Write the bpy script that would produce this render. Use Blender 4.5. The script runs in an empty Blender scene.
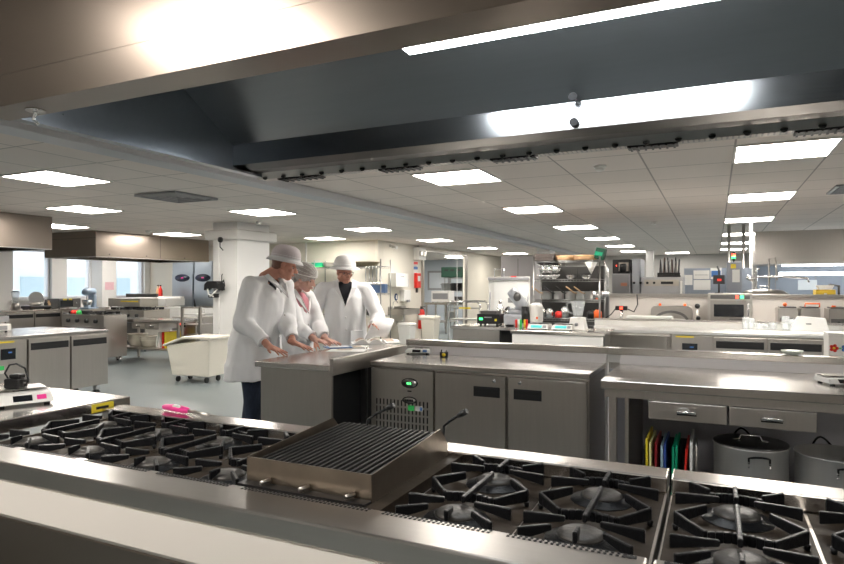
import bpy, bmesh, math, random
from math import sin, cos, pi, radians, sqrt, atan, atan2
from mathutils import Vector, Matrix, noise
random.seed(7)
S = bpy.context.scene; COL = S.collection
# ---------------- camera ----------------
FPX = 620.0; CX = 422.0; HOR = 286.0; CH = 1.42
YAW = atan((715.0 - CX) / FPX); CY_, SY_ = cos(YAW), sin(YAW)
cam = bpy.data.cameras.new('camera'); cam.sensor_width = 36; cam.lens = FPX / 844 * 36
cam.shift_y = (HOR - 282.0) / 844; cam.clip_start = .05
co = bpy.data.objects.new('camera', cam); COL.objects.link(co); S.camera = co
co.location = (0, 0, CH); co.rotation_euler = (pi / 2, 0, YAW)
cam.dof.use_dof = True; cam.dof.focus_distance = 4.6; cam.dof.aperture_fstop = 9.0
# ---------------- world, exposure ----------------
W = bpy.data.worlds.new('world'); S.world = W; W.use_nodes = True
bgn = W.node_tree.nodes['Background']; bgn.inputs[0].default_value = (.80, .90, 1, 1); bgn.inputs[1].default_value = 1.0
S.view_settings.view_transform = 'Standard'; S.view_settings.look = 'None'
S.view_settings.gamma = 1; S.view_settings.exposure = 1.2
LAMP = 15.0      # ceiling panels
HLAMP = 15.0      # hood light
# ---------------- survey: pixel of the photo -> place on a plane ----------------
def onz(u, v, z):
    D = FPX * (z - CH) / (HOR - v); a = (u - CX) / FPX * D
    return (-SY_ * D + CY_ * a, CY_ * D + SY_ * a)
def ony(u, v, Y):
    a = (u - CX) / FPX; D = Y / (CY_ + SY_ * a); return (D * (-SY_ + CY_ * a), CH + (HOR - v) * D / FPX)
def onx(u, v, X):
    a = (u - CX) / FPX; D = X / (-SY_ + CY_ * a); return (D * (CY_ + SY_ * a), CH + (HOR - v) * D / FPX)
# ---------------- materials ----------------
MATS = {}
def mat(name, col, metal=0., rough=.5, bump=0., scale=(30, 30, 30), var=0., emit=0., trans=0., coat=0., alpha=1., rvar=0., spec=.5):
    if name in MATS: return MATS[name]
    m = bpy.data.materials.new(name); m.use_nodes = True; nt = m.node_tree; N = nt.nodes; L = nt.links
    b = N['Principled BSDF']; b.inputs['Base Color'].default_value = (*col, 1)
    b.inputs['Metallic'].default_value = metal; b.inputs['Roughness'].default_value = rough
    b.inputs['Transmission Weight'].default_value = trans; b.inputs['Coat Weight'].default_value = coat
    b.inputs['Alpha'].default_value = alpha; b.inputs['Specular IOR Level'].default_value = spec
    if emit: b.inputs['Emission Color'].default_value = (*col, 1); b.inputs['Emission Strength'].default_value = emit
    tc = N.new('ShaderNodeTexCoord'); mp = N.new('ShaderNodeMapping'); mp.inputs['Scale'].default_value = scale
    nz = N.new('ShaderNodeTexNoise'); nz.inputs['Scale'].default_value = 1; nz.inputs['Detail'].default_value = 4
    L.new(tc.outputs['Object'], mp.inputs[0]); L.new(mp.outputs[0], nz.inputs[0])
    if var:
        mx = N.new('ShaderNodeMix'); mx.data_type = 'RGBA'; mx.inputs[6].default_value = tuple(max(0, c * (1 - var)) for c in col) + (1,)
        mx.inputs[7].default_value = tuple(min(1, c * (1 + var)) for c in col) + (1,)
        L.new(nz.outputs[0], mx.inputs[0]); L.new(mx.outputs[2], b.inputs['Base Color'])
    if rvar:
        mr = N.new('ShaderNodeMapRange'); mr.inputs[3].default_value = rough - rvar; mr.inputs[4].default_value = rough + rvar
        L.new(nz.outputs[0], mr.inputs[0]); L.new(mr.outputs[0], b.inputs['Roughness'])
    if bump:
        bp = N.new('ShaderNodeBump'); bp.inputs['Strength'].default_value = bump; bp.inputs['Distance'].default_value = .01
        L.new(nz.outputs[0], bp.inputs['Height']); L.new(bp.outputs[0], b.inputs['Normal'])
    MATS[name] = m; return m
STEEL = mat('brushed_steel', (.50, .475, .445), 1, .30, .03, (4, 60, 60), .05, rvar=.05)
STEELV = mat('brushed_steel_upright', (.52, .49, .455), 1, .34, .03, (60, 60, 3), .07, rvar=.06)
WTOP = mat('worktop_steel', (.66, .63, .595), 1, .21, .04, (3, 3, 3), .06, rvar=.07)
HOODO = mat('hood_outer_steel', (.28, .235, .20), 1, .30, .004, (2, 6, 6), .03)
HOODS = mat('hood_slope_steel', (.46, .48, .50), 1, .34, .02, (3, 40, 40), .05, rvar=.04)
HOODI = mat('hood_inner_steel', (.30, .32, .34), 1, .30, .02, (3, 40, 40), .06, rvar=.05)
DSTEEL = mat('dark_steel', (.20, .195, .19), 1, .38, .05, (8, 8, 8), .1)
CHROME = mat('chrome', (.8, .8, .8), 1, .12)
ALU = mat('aluminium_pot', (.66, .66, .65), .75, .42, .03, (40, 40, 2), .06)
IRON = mat('cast_iron', (.008, .0085, .010), .0, .34, .2, (90, 90, 90), .3, spec=.3)
CAPM = mat('burner_cap_iron', (.07, .065, .06), .3, .42, .2, (60, 60, 60), .3)
HOBP = mat('burnt_hob_plate', (.040, .030, .022), .12, .5, .2, (14, 14, 14), .6, rvar=.1, spec=.10)
BLACK = mat('black_plastic', (.012, .012, .013), 0, .35)
DARK = mat('dark_void', (.015, .015, .016), 0, .7)
RUBBER = mat('black_rubber', (.02, .02, .02), 0, .6)
WHITEP = mat('white_plastic', (.80, .79, .76), 0, .35, var=.02)
CREAMP = mat('cream_plastic', (.80, .76, .66), 0, .38, var=.03)
WALLM = mat('cream_wall_panel', (.74, .70, .61), 0, .42, .02, (2, 2, 2), .02)
WALLW = mat('white_wall', (.80, .79, .77), 0, .45, .02, (2, 2, 2), .02)
WALLG = mat('grey_wall', (.46, .45, .43), 0, .5, .02, (2, 2, 2), .03)
WALLB = mat('blue_grey_wall', (.27, .31, .37), 0, .4, .02, (2, 2, 2), .03)
FRAMEM = mat('window_frame_white', (.72, .72, .74), 0, .4)
GREYP = mat('grey_plastic', (.30, .30, .31), 0, .4)
PINK = mat('pink_plastic', (.85, .05, .30), 0, .35)
RED = mat('red_paint', (.75, .03, .02), 0, .3)
ORANGE = mat('orange_plastic', (.95, .16, .03), 0, .4)
GREEN = mat('green_sticker', (.05, .62, .14), 0, .4)
DGREEN = mat('dark_green_plastic', (.004, .055, .028), 0, .4)
BLUE = mat('blue_plastic', (.05, .16, .42), 0, .4)
YELLOW = mat('yellow_plastic', (.85, .66, .04), 0, .4)
MUST = mat('mustard_crate', (.62, .42, .03), 0, .45)
PAPER = mat('paper', (.86, .86, .84), 0, .6)
COAT = mat('white_coat_cotton', (.88, .88, .89), 0, .85, .5, (9, 9, 4), .02)
HATM = mat('white_hat_mesh', (.80, .78, .78), 0, .8, .3, (90, 90, 90), .05)
HATG = mat('lilac_hat_mesh', (.68, .61, .63), 0, .85, .4, (120, 120, 120), .12)
NAVY = mat('navy_denim', (.02, .03, .055), 0, .9, .4, (60, 60, 20), .5)
BLACKF = mat('black_shirt_fabric', (.012, .013, .018), 0, .8)
PINKF = mat('pink_collar_fabric', (.62, .25, .30), 0, .8)
BLUEF = mat('blue_collar_fabric', (.08, .22, .38), 0, .8)
SKIN = mat('skin', (.60, .33, .24), 0, .5, .1, (60, 60, 60), .08)
SKINR = mat('skin_ruddy', (.58, .28, .20), 0, .5, .1, (60, 60, 60), .1)
SKINP = mat('skin_pale', (.62, .36, .29), 0, .5, .1, (60, 60, 60), .06)
HAIR = mat('short_brown_hair', (.07, .04, .025), 0, .7, .6, (120, 120, 120), .3)
HAIRN = mat('hair_under_white_net', (.40, .38, .36), 0, .75, .9, (70, 70, 70), .5)
LIPM = mat('lip_skin', (.50, .16, .14), 0, .45)
EYEW = mat('eye_white', (.45, .40, .37), 0, .3)
WOOD = mat('pale_beech', (.55, .36, .20), 0, .5, .1, (3, 30, 3), .2)
GLASS = mat('clear_glass', (.80, .84, .85), 0, .05, alpha=.28)
SCREEN = mat('dark_display', (.01, .012, .015), 0, .15)
LCD = mat('green_digits', (.1, .9, .2), 0, .4, emit=1.5)
LED = mat('red_indicator', (1, .06, .03), 0, .4, emit=2.0)
LEDG = mat('green_indicator', (.05, .9, .2), 0, .4, emit=1.5)
TEAL = mat('teal_display', (.10, .62, .62), 0, .3, emit=.2)
PANEL = mat('lit_diffuser', (1, .94, .865), 0, .5, emit=LAMP)
TUBE2 = mat('lit_strip_tube', (.93, .97, 1), 0, .5, emit=5.)
TUBEL = mat('lit_hood_diffuser', (.93, .97, 1), 0, .5, emit=HLAMP)
GRIDM = mat('ceiling_trim_white', (.66, .64, .61), 0, .5)
BEAMM = mat('grey_painted_beam', (.52, .53, .55), 0, .5)
FLOORM = mat('grey_vinyl_floor', (.175, .205, .212), 0, .3, 0, (1.2, 1.2, 1.2), .03, rvar=.04)
FACADE = mat('distant_facade', (.85, .90, .92), 0, .8)
FACGL = mat('distant_glazing', (.42, .58, .64), 0, .3)
def ceilmat(name, px, py, w, hgt):
    m = mat(name, (.52, .49, .46), 0, .9); nt = m.node_tree; N = nt.nodes; L = nt.links; b = N['Principled BSDF']
    tc = N['Texture Coordinate']; mp = N.new('ShaderNodeMapping'); mp.inputs['Location'].default_value = (-px, -py, 0)
    br = N.new('ShaderNodeTexBrick'); br.offset = 0; br.inputs['Scale'].default_value = 1
    br.inputs['Brick Width'].default_value = w; br.inputs['Row Height'].default_value = hgt
    br.inputs['Mortar Size'].default_value = .009; br.inputs['Mortar Smooth'].default_value = .3
    br.inputs['Color1'].default_value = (.74, .675, .63, 1); br.inputs['Color2'].default_value = (.69, .63, .585, 1)
    br.inputs['Mortar'].default_value = (.36, .33, .31, 1)
    L.new(tc.outputs['Object'], mp.inputs[0]); L.new(mp.outputs[0], br.inputs[0]); L.new(br.outputs[0], b.inputs['Base Color'])
    return m
# ---------------- mesh builder ----------------
class MB:
    def __init__(s): s.bm = bmesh.new(); s.mi = 0
    def _f(s, vs, smooth=False):
        try:
            f = s.bm.faces.new(vs); f.material_index = s.mi; f.smooth = smooth
        except ValueError: pass
    def box(s, a, b, M=None):
        x0, y0, z0 = a; x1, y1, z1 = b
        P = [(x0, y0, z0), (x1, y0, z0), (x1, y1, z0), (x0, y1, z0), (x0, y0, z1), (x1, y0, z1), (x1, y1, z1), (x0, y1, z1)]
        return s.hexa(P, M)
    def hexa(s, P, M=None):
        v = [s.bm.verts.new(M @ Vector(p) if M else p) for p in P]
        for q in ((0, 3, 2, 1), (4, 5, 6, 7), (0, 1, 5, 4), (1, 2, 6, 5), (2, 3, 7, 6), (3, 0, 4, 7)): s._f([v[i] for i in q])
        return s
    def prism(s, poly, d0, d1, axis='x', M=None):   # poly in the other two axes
        def mk(p, d):
            q = {'x': (d, p[0], p[1]), 'y': (p[0], d, p[1]), 'z': (p[0], p[1], d)}[axis]
            return s.bm.verts.new(M @ Vector(q) if M else q)
        A = [mk(p, d0) for p in poly]; B = [mk(p, d1) for p in poly]; n = len(poly)
        s._f(A[::-1]); s._f(B)
        for i in range(n): s._f([A[i], A[(i + 1) % n], B[(i + 1) % n], B[i]])
        return s
    def tube(s, pts, r, n=10, closed=False, cap=True):
        pts = [Vector(p) for p in pts]; R = r if isinstance(r, (list, tuple)) else [r] * len(pts)
        rings = []; m = len(pts); up = None
        for i, p in enumerate(pts):
            if closed: t = pts[(i + 1) % m] - pts[i - 1]
            else: t = pts[min(i + 1, m - 1)] - pts[max(i - 1, 0)]
            t.normalize()
            if up is None: up = t.orthogonal().normalized()
            up = (up - t * up.dot(t)); up = up.normalized() if up.length > 1e-5 else t.orthogonal().normalized()
            sd = t.cross(up)
            rings.append([s.bm.verts.new(p + (up * cos(2 * pi * k / n) + sd * sin(2 * pi * k / n)) * R[i]) for k in range(n)])
        for i in range(m if closed else m - 1):
            a, b = rings[i], rings[(i + 1) % m]
            for k in range(n): s._f([a[k], a[(k + 1) % n], b[(k + 1) % n], b[k]], True)
        if cap and not closed: s._f(rings[0][::-1]); s._f(rings[-1])
        return s
    def lathe(s, prof, c=(0, 0, 0), n=24, M=None, sx=1, sy=1, smooth=True):
        c = Vector(c); rings = []
        for r, z in prof:
            if r < 1e-5: v = c + Vector((0, 0, z)); rings.append([s.bm.verts.new(M @ v if M else v)])
            else:
                ring = []
                for k in range(n):
                    v = c + Vector((r * sx * cos(2 * pi * k / n), r * sy * sin(2 * pi * k / n), z)); ring.append(s.bm.verts.new(M @ v if M else v))
                rings.append(ring)
        for a, b in zip(rings, rings[1:]):
            for k in range(n):
                k2 = (k + 1) % n
                if len(a) == 1 and len(b) > 1: s._f([a[0], b[k2], b[k]][::-1] if 0 else [a[0], b[k], b[k2]], smooth)
                elif len(b) == 1 and len(a) > 1: s._f([a[k], a[k2], b[0]], smooth)
                elif len(a) > 1: s._f([a[k], a[k2], b[k2], b[k]], smooth)
        if len(rings[0]) > 1: s._f(rings[0][::-1])
        if len(rings[-1]) > 1: s._f(rings[-1])
        return s
    def bar(s, p, q, w, z0, z1):      # flat bar between two plan points
        p = Vector((p[0], p[1])); q = Vector((q[0], q[1])); d = (q - p).normalized(); nrm = Vector((-d.y, d.x)) * w / 2
        za = z0 if isinstance(z0, tuple) else (z0, z0); zb = z1 if isinstance(z1, tuple) else (z1, z1)
        P = [(*(p + nrm), za[0]), (*(p - nrm), za[0]), (*(q - nrm), za[1]), (*(q + nrm), za[1]), (*(p + nrm), zb[0]), (*(p - nrm), zb[0]), (*(q - nrm), zb[1]), (*(q + nrm), zb[1])]
        return s.hexa(P)
    def ball(s, c, r, M=None, seg=14):
        r = r if isinstance(r, tuple) else (r, r, r)
        A = Matrix.Translation(Vector(c)) @ (M or Matrix.Identity(4)) @ Matrix.Diagonal((*r, 1))
        g = bmesh.ops.create_uvsphere(s.bm, u_segments=seg, v_segments=max(6, seg * 2 // 3), radius=1, matrix=A)
        for v in g['verts']:
            for f in v.link_faces: f.smooth = True; f.material_index = s.mi
        return s
    def cap(s, p0, p1, r0, r1, n=10):
        p0 = Vector(p0); p1 = Vector(p1); s.tube([p0, p1], [r0, r1], n); s.ball(p0, r0, seg=n); s.ball(p1, r1, seg=n); return s
    def build(s, name, m, parent=None, bevel=0., seg=2, subsurf=0):
        bmesh.ops.recalc_face_normals(s.bm, faces=s.bm.faces)
        me = bpy.data.meshes.new(name); s.bm.to_mesh(me); s.bm.free()
        for q in (m if isinstance(m, (list, tuple)) else [m]): me.materials.append(q)
        o = bpy.data.objects.new(name, me); COL.objects.link(o)
        if parent: o.parent = parent
        if bevel:
            b = o.modifiers.new('bevel', 'BEVEL'); b.width = bevel; b.segments = seg; b.limit_method = 'ANGLE'; b.angle_limit = .6
        if subsurf:
            b = o.modifiers.new('sub', 'SUBSURF'); b.levels = b.render_levels = subsurf
        return o
def bx(name, a, b, m, parent=None, bevel=0.): return MB().box(a, b).build(name, m, parent, bevel)
def tag(o, label, cat, group=None):
    o['label'] = label; o['category'] = cat
    if group: o['group'] = group
    return o
def thing(name, label, cat, loc=(0, 0, 0), rz=0, group=None):
    o = bpy.data.objects.new(name, None); o.empty_display_size = .1; COL.objects.link(o); o.location = loc; o.rotation_euler = (0, 0, rz)
    return tag(o, label, cat, group)
def struct(o): o['kind'] = 'structure'; return o
def stuff(o): o['kind'] = 'stuff'; return o
def copy_tree(o, loc=None, rz=None, label=None, parent=None):
    c = o.copy(); COL.objects.link(c)
    if parent: c.parent = parent
    if loc is not None: c.location = loc
    if rz is not None: c.rotation_euler = (0, 0, rz)
    if label: c['label'] = label
    for ch in list(o.children): copy_tree(ch, parent=c)
    return c
R90 = pi / 2
# ======================= SETTING =======================
CEIL = 2.5
struct(bx('floor', (-15, -3.5, -.1), (7, 24, 0), FLOORM))
cr = struct(bx('ceiling', (-4.15, -3.5, CEIL), (7, 24, CEIL + .1), ceilmat('ceiling_tiles_right', .14, 5.33, .70, .704)))
cl = struct(bx('ceiling', (-15, -3.5, CEIL), (-4.151, 24, CEIL + .1), ceilmat('ceiling_tiles_left', -5.6, 4.4, .70, .70)))
bm_ = tag(bx('ceiling_beam', (-4.19, -3.4, CEIL - .09), (-3.97, 23.9, CEIL - .001), BEAMM, bevel=.006), 'long grey boxed beam running across the ceiling towards the back', 'beam'); struct(bm_)
# window wall on the left, with three openings
WX = -14.6
wy = []
for ua, ub in ((13, 52), (67, 93), (115, 145)): wy.append((onx(ua, 297, WX)[0], onx(ub, 297, WX)[0]))
w = MB(); ys = [-3.5] + [a for p in wy for a in p] + [13.0]
for i in range(0, len(ys), 2): w.box((WX - .3, ys[i], 0), (WX, ys[i + 1], CEIL))
for a, b in wy: w.box((WX - .3, a, 0), (WX, b, 1.10)); w.box((WX - .3, a, 2.3), (WX, b, CEIL))
struct(w.build('wall_left', WALLW))
for i, (a, b) in enumerate(wy):
    f = MB(); t = .05
    f.box((WX - .16, a, 1.10), (WX - .08, a + t, 2.3)); f.box((WX - .16, b - t, 1.10), (WX - .08, b, 2.3)); f.box((WX - .16, a, 1.10), (WX - .08, b, 1.16)); f.box((WX - .16, a, 2.24), (WX - .08, b, 2.3))
    fo = struct(f.build('window_%d' % (i + 1), FRAMEM))
    bx('pane', (WX - .125, a + t, 1.16), (WX - .115, b - t, 2.24), GLASS, fo)
    sl = bx('window_sill', (WX - .08, a - .05, 1.07), (WX + .10, b + .05, 1.10), WALLW, fo)
struct(bx('wall_column', (WX, wy[1][1], 0), (WX + .35, wy[1][1] + .42, CEIL), WALLW)).name = 'trim_4'
struct(bx("wall_back_left", (-15, 12.7, 0), (-7.151, 12.95, CEIL), WALLM));
dy0 = onx(422, 246, -7.15)[0]; dy1 = onx(465, 250, -7.15)[0]
ww = MB().box((-7.22, 12.951, 0), (-7.15, dy0, CEIL)).box((-7.22, dy1, 0), (-7.15, 24, CEIL)).box((-7.22, dy0, 2.36), (-7.15, dy1, CEIL))
struct(ww.build('wall_service', WALLM))
struct(bx('wall_back', (-7.15, 23, 0), (7, 23.2, CEIL), WALLG)); struct(bx('wall_right', (6.8, -3.5, 0), (7, 23, CEIL), WALLW))
struct(bx('wall_front', (-15, -3.5, 0), (7, -3.3, CEIL), WALLW))
struct(bx('wall_far_room', (-15, 23.5, 0), (-7.22, 23.7, CEIL), mat('pale_blue_wall', (.50, .55, .60), 0, .5))); struct(bx('wall_far_left', (-15.2, 12.95, 0), (-15, 23.7, CEIL), WALLB))
dr = struct(MB().box((-7.16, dy0 - .04, 0), (-7.10, dy0 + .05, 2.42)).box((-7.16, dy1 + .0, 0), (-7.10, dy1 + .09, 2.42)).box((-7.16, dy0, 2.36), (-7.10, dy1, 2.42)).build('door_1', STEELV))
struct(bx('trim_1', (-9.2, 12.68, 0), (-9.16, 12.70, CEIL), WALLW)); 
struct(bx('trim_2', (-7.2, 12.66, 0), (-7.13, 12.72, CEIL), CREAMP))
struct(bx('trim_3', (-5.1, 22.9, 0), (-5.0, 23, CEIL), DSTEEL))
# structural columns
def column(x0, y0, x1, y1, label, cap=True):
    t = thing('column', label, 'column', ((x0 + x1) / 2, (y0 + y1) / 2, 0)); a, b = (x1 - x0) / 2, (y1 - y0) / 2
    bx('shaft', (-a, -b, 0), (a, b, CEIL), WALLW, t)
    if cap: bx('trunking_collar', (-a - .10, -b - .10, 2.20), (a + .10, b + .10, 2.37), GRIDM, t, .025)
    t['kind'] = 'structure'
    return t
colm = column(-7.77, 8.07, -7.24, 8.90, 'white square column with a trunking collar below the ceiling')
sk = MB().box((-7.66, 8.045, .0), (-7.62, 8.069, 2.20)); tag(sk.build('cable_conduit', WALLW), 'thin vertical white conduit on the face of the white column', 'conduit')
cx0, _ = ony(537, 258, 17); cx1, _ = ony(550, 258, 17)
column(cx0, 17, cx1, 17.6, 'grey square column behind the chrome pan rack', False)
x0, _ = ony(646, 258, 20); x1, _ = ony(653, 258, 20); column(x0, 20, x1, 20.4, 'slim grey steel column near the far wall', False)
x0, _ = ony(749.5, 258, 11.6); x1, _ = ony(752.5, 258, 11.6); column(x0, 11.6, x1, 11.68, 'thin white post left of the far canopy', False)
# view outside the windows
fc = MB().box((-34, 2, -2), (-32, 30, 2.35)).build('building', FACADE)
tg = tag(thing('building', 'pale office building seen through the windows', 'building', (-33, 16, -2)), 'pale office building seen through the windows', 'building'); fc.name = 'facade'
fc.parent = tg; fc.location = (33, -16, 2)
for i in range(11):
    for z in (-.5, .9):
        g = bx('window', (-31.99, 3 + i * 2.4, z), (-31.9, 4.7 + i * 2.4, z + 1.0), FACGL, tg); g.location = (33, -16, 2)
# ======================= CEILING LIGHTS =======================
proto_light = None
def ceil_light(x, y, label, s=.335):
    global proto_light
    if proto_light is None:
        t = thing('ceiling_light', label, 'light', (x, y, CEIL), 0)
        fr = MB(); r = s + .02
        for a, b in (((-r, -r), (r, -s)), ((-r, s), (r, r)), ((-r, -s), (-s, s)), ((s, -s), (r, s))): fr.box((a[0], a[1], -.014), (b[0], b[1], -.0005))
        fr.build('frame', GRIDM, t); bx('diffuser', (-s, -s, -.012), (s, s, -.001), PANEL, t)
        proto_light = t; return t
    return copy_tree(proto_light, (x, y, CEIL), 0, label)
ORD = ['nearest', 'second', 'third', 'fourth', 'fifth', 'sixth', 'seventh', 'eighth']
for i, y in enumerate((5.68, 8.48, 11.32, 14.4, 17.3, 20.2)): ceil_light(.49, y, 'square ceiling light, %s in the rightmost long row' % ORD[i])
for i, y in enumerate((5.70, 8.53, 11.45, 14.4, 17.3, 20.2)): ceil_light(-2.30, y, 'square ceiling light, %s in the middle row right of the beam' % ORD[i])
for i, y in enumerate((4.05, 7.18, 10.2, 13.3, 16.6, 19.8)): ceil_light(-5.95, y, 'square ceiling light, %s in the row left of the beam' % ORD[i])
for x, y, l in ((-7.99, 5.84, 'square ceiling light above the left island, left of the white column'), (-10.66, 7.3, 'square ceiling light partly hidden behind the nearest left hood'),
                (-10.1, 9.47, 'square ceiling light just right of the long left hood'), (-7.94, 11.7, 'square ceiling light in front of the cream wall behind the people'),
                (2.65, 20.2, 'square ceiling light at the far right above the canopy'), (-1.1, 21.6, 'square ceiling light next to the far grey wall'),
                (onz(431, 251, CEIL)[0], onz(431, 251, CEIL)[1], 'square ceiling light nearest the doorway inside the next room'), (onz(457, 255.5, CEIL)[0], onz(457, 255.5, CEIL)[1], 'square ceiling light at the right inside the next room'), (-10.7, 20.2, 'square ceiling light deep inside the next room at the left'), (-9.6, 16.2, 'square ceiling light hidden left of the doorway in the next room'),
                (-8.8, 21.6, 'square ceiling light at the back right of the next room'), (3.3, 12, 'square ceiling light beyond the right edge'), (3.3, 6, 'square ceiling light over the right end of the counters'),
                (-1.90, .28, 'square ceiling light just in front of the range hood'), (-5.95, .9, 'added unseen ceiling light near the left worktable'), (.49, -1.8, 'added unseen ceiling light at the front wall'),  # last two lights here are added out of view to light the foreground
                (-13, 10.6, 'square ceiling light next to the windows'), (3.3, 1.5, 'square ceiling light right of the range hood'), (-9.5, 3.0, 'square ceiling light over the near left corner')): ceil_light(x, y, l)
# ceiling extras
def detector(u, v, label):
    x, y = onz(u, v, CEIL - .02); t = thing('smoke_detector', label, 'smoke detector', (x, y, CEIL))
    MB().lathe([(.055, 0), (.055, -.015), (.05, -.02)], n=20).build('base', WHITEP, t); MB().lathe([(.04, -.02), (.036, -.045), (.015, -.05), (0, -.05)], n=20).build('sensor_cap', WHITEP, t)
detector(600, 168, 'white smoke detector on the ceiling just beyond the hood edge'); detector(654, 223, 'white smoke detector further back on the ceiling')
detector(259, 223, 'dome detector on the ceiling beside the white column'); detector(148, 232, 'small detector on the ceiling left of the column'); detector(794, 252, 'small detector on the far right ceiling')
x, y = onz(177, 196, CEIL); t = thing('ceiling_vent', 'square louvred air vent in the ceiling left of the column', 'vent', (x, y, CEIL))
f = MB()
for k in range(4):
    r = .33 - k * .085; q = r - .03
    for a, b in (((-r, -r), (r, -q)), ((-r, q), (r, r)), ((-r, -q), (-q, q)), ((q, -q), (r, q))): f.box((a[0], a[1], -.03 + k * .004), (b[0], b[1], -.004))
f.build('louvre', GREYP, t); bx('backing', (-.32, -.32, -.004), (.32, .32, -.0005), DARK, t)
x, y = onz(780, 207, CEIL); t = thing('ceiling_unit', 'dark grille panel in the ceiling right of the lights', 'vent', (1.5, 8.2, CEIL))
bx('panel', (-.33, -.33, -.02), (.33, .33, -.0005), GREYP, t); f = MB()
for k in range(8): f.box((-.3, -.3 + k * .08, -.026), (.3, -.27 + k * .08, -.02))
f.build('slat', DSTEEL, t)
# ======================= HOODS =======================
def hood_main():
    t = thing('extraction_hood', 'large stainless extraction hood with strip light over the cooking range', 'hood', (0, 2, 2.0))
    X0, X1 = -2.24, 1.9
    def B(name, a, b, m, bev=0): return bx(name, (a[0], a[1] - 2, a[2] - 2), (b[0], b[1] - 2, b[2] - 2), m, t, bev)
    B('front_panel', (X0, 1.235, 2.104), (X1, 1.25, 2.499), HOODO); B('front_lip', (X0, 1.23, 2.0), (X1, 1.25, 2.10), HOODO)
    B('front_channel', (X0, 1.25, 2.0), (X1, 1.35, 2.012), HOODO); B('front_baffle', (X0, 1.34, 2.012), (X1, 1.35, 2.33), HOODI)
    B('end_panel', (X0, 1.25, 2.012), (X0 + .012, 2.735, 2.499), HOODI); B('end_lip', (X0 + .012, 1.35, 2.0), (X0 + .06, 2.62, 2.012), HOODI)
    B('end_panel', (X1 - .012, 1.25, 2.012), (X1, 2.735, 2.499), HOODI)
    B('roof_panel', (X0 + .012, 1.35, 2.335), (X1 - .012, 2.16, 2.345), HOODI)
    def R(name, poly, m, xa=X0 + .012, xb=X1 - .012): return MB().prism([(y - 2, z - 2) for y, z in poly], xa, xb, 'x').build(name, m, t)
    R('sloping_panel', [(2.13, 2.335), (2.45, 2.14), (2.46, 2.145), (2.14, 2.345)], HOODS)
    R('back_strip', [(2.45, 2.035), (2.46, 2.035), (2.46, 2.145), (2.45, 2.14)], mat('polished_inner_steel', (.6, .62, .64), 1, .2, .02, (3, 40, 40), .03))
    R('drip_channel', [(2.45, 2.035), (2.52, 2.018), (2.60, 2.018), (2.60, 2.03), (2.46, 2.045)], DSTEEL)
    R('back_lip', [(2.60, 2.03), (2.615, 2.045), (2.66, 2.0), (2.645, 1.992), (2.60, 2.02)], STEEL)
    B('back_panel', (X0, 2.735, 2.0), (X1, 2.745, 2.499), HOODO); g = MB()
    B('perforated_strip', (X0, 2.655, 1.998), (X1, 2.735, 2.004), STEEL)
    sl = MB(); x = -1.9
    while x < 1.8: sl.box((x, .675, -.003), (x + .007, .718, -.002)); x += .020
    sl.build('perforation', GREYP, t)['kind'] = 'stuff'
    for k in range(30):
        x = -2.17 + .12 * k
        if x < 1.8: MB().lathe([(0, -.006), (.010, -.006), (.013, 0), (.013, .006)], (0, 0, 0), 12, Matrix.Translation((x, .632, .0)) @ Matrix.Rotation(radians(45), 4, 'X') @ Matrix.Translation((0, 0, -.006))).build('bolt', BLACK, t)
    for ua, ub in ((280, 320), (378, 416), (490, 535), (627, 678), (795, 850)):
        xa = onz(ua, 170 if ua < 600 else 148, 2.0)[0]; v = {280: 179, 378: 169, 490: 159, 627: 146, 795: 131}[ua]
        xa = onz(ua, v, 1.995)[0]; xb = onz(ub, v - 4, 1.995)[0]
        gr = MB().box((xa, .665, -.012), (xb, .73, -.0045))
        n = 7
        for k in range(n): gr.box((xa + (xb - xa) * (k + .3) / n, .66, -.016), (xa + (xb - xa) * (k + .6) / n, .735, -.012))
        gr.build('slot_grille', BLACK, t)
    for u, v, Y in ((573, 97.5, 2.40), (574, 122.5, 2.44)):
        x, z = ony(u, v, Y); MB().lathe([(0, -.01), (.014, -.008), (.017, 0), (.017, .01)], (0, 0, 0), 14, Matrix.Translation((x, Y - 2, z - 2)) @ Matrix.Rotation(radians(80), 4, 'X') @ Matrix.Rotation(pi, 4, 'X') @ Matrix.Rotation(pi, 4, 'X')).build('knurled_screw', DARK, t)
    lf = MB().box((-.985, -.125, .292), (.10, -.028, .334)).box((-.985, -.125, .238), (.10, -.118, .2915)).build('light_housing', STEEL, t)
    bx('light_diffuser', (-.975, -.1175, .238), (.088, -.036, .2915), TUBEL, lf)
    # hook at the left corner
    MB().tube([(-2.02, -.70, .0), (-2.02, -.70, -.012), (-2.03, -.70, -.03), (-2.02, -.69, -.045)], .006, 8).build('hook', CHROME, t); MB().lathe([(.03, -.006), (.03, -.0005)], (-2.02, -.70, 0), 16).build('hook_plate', CHROME, t)
    return t
hood_main()
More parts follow.
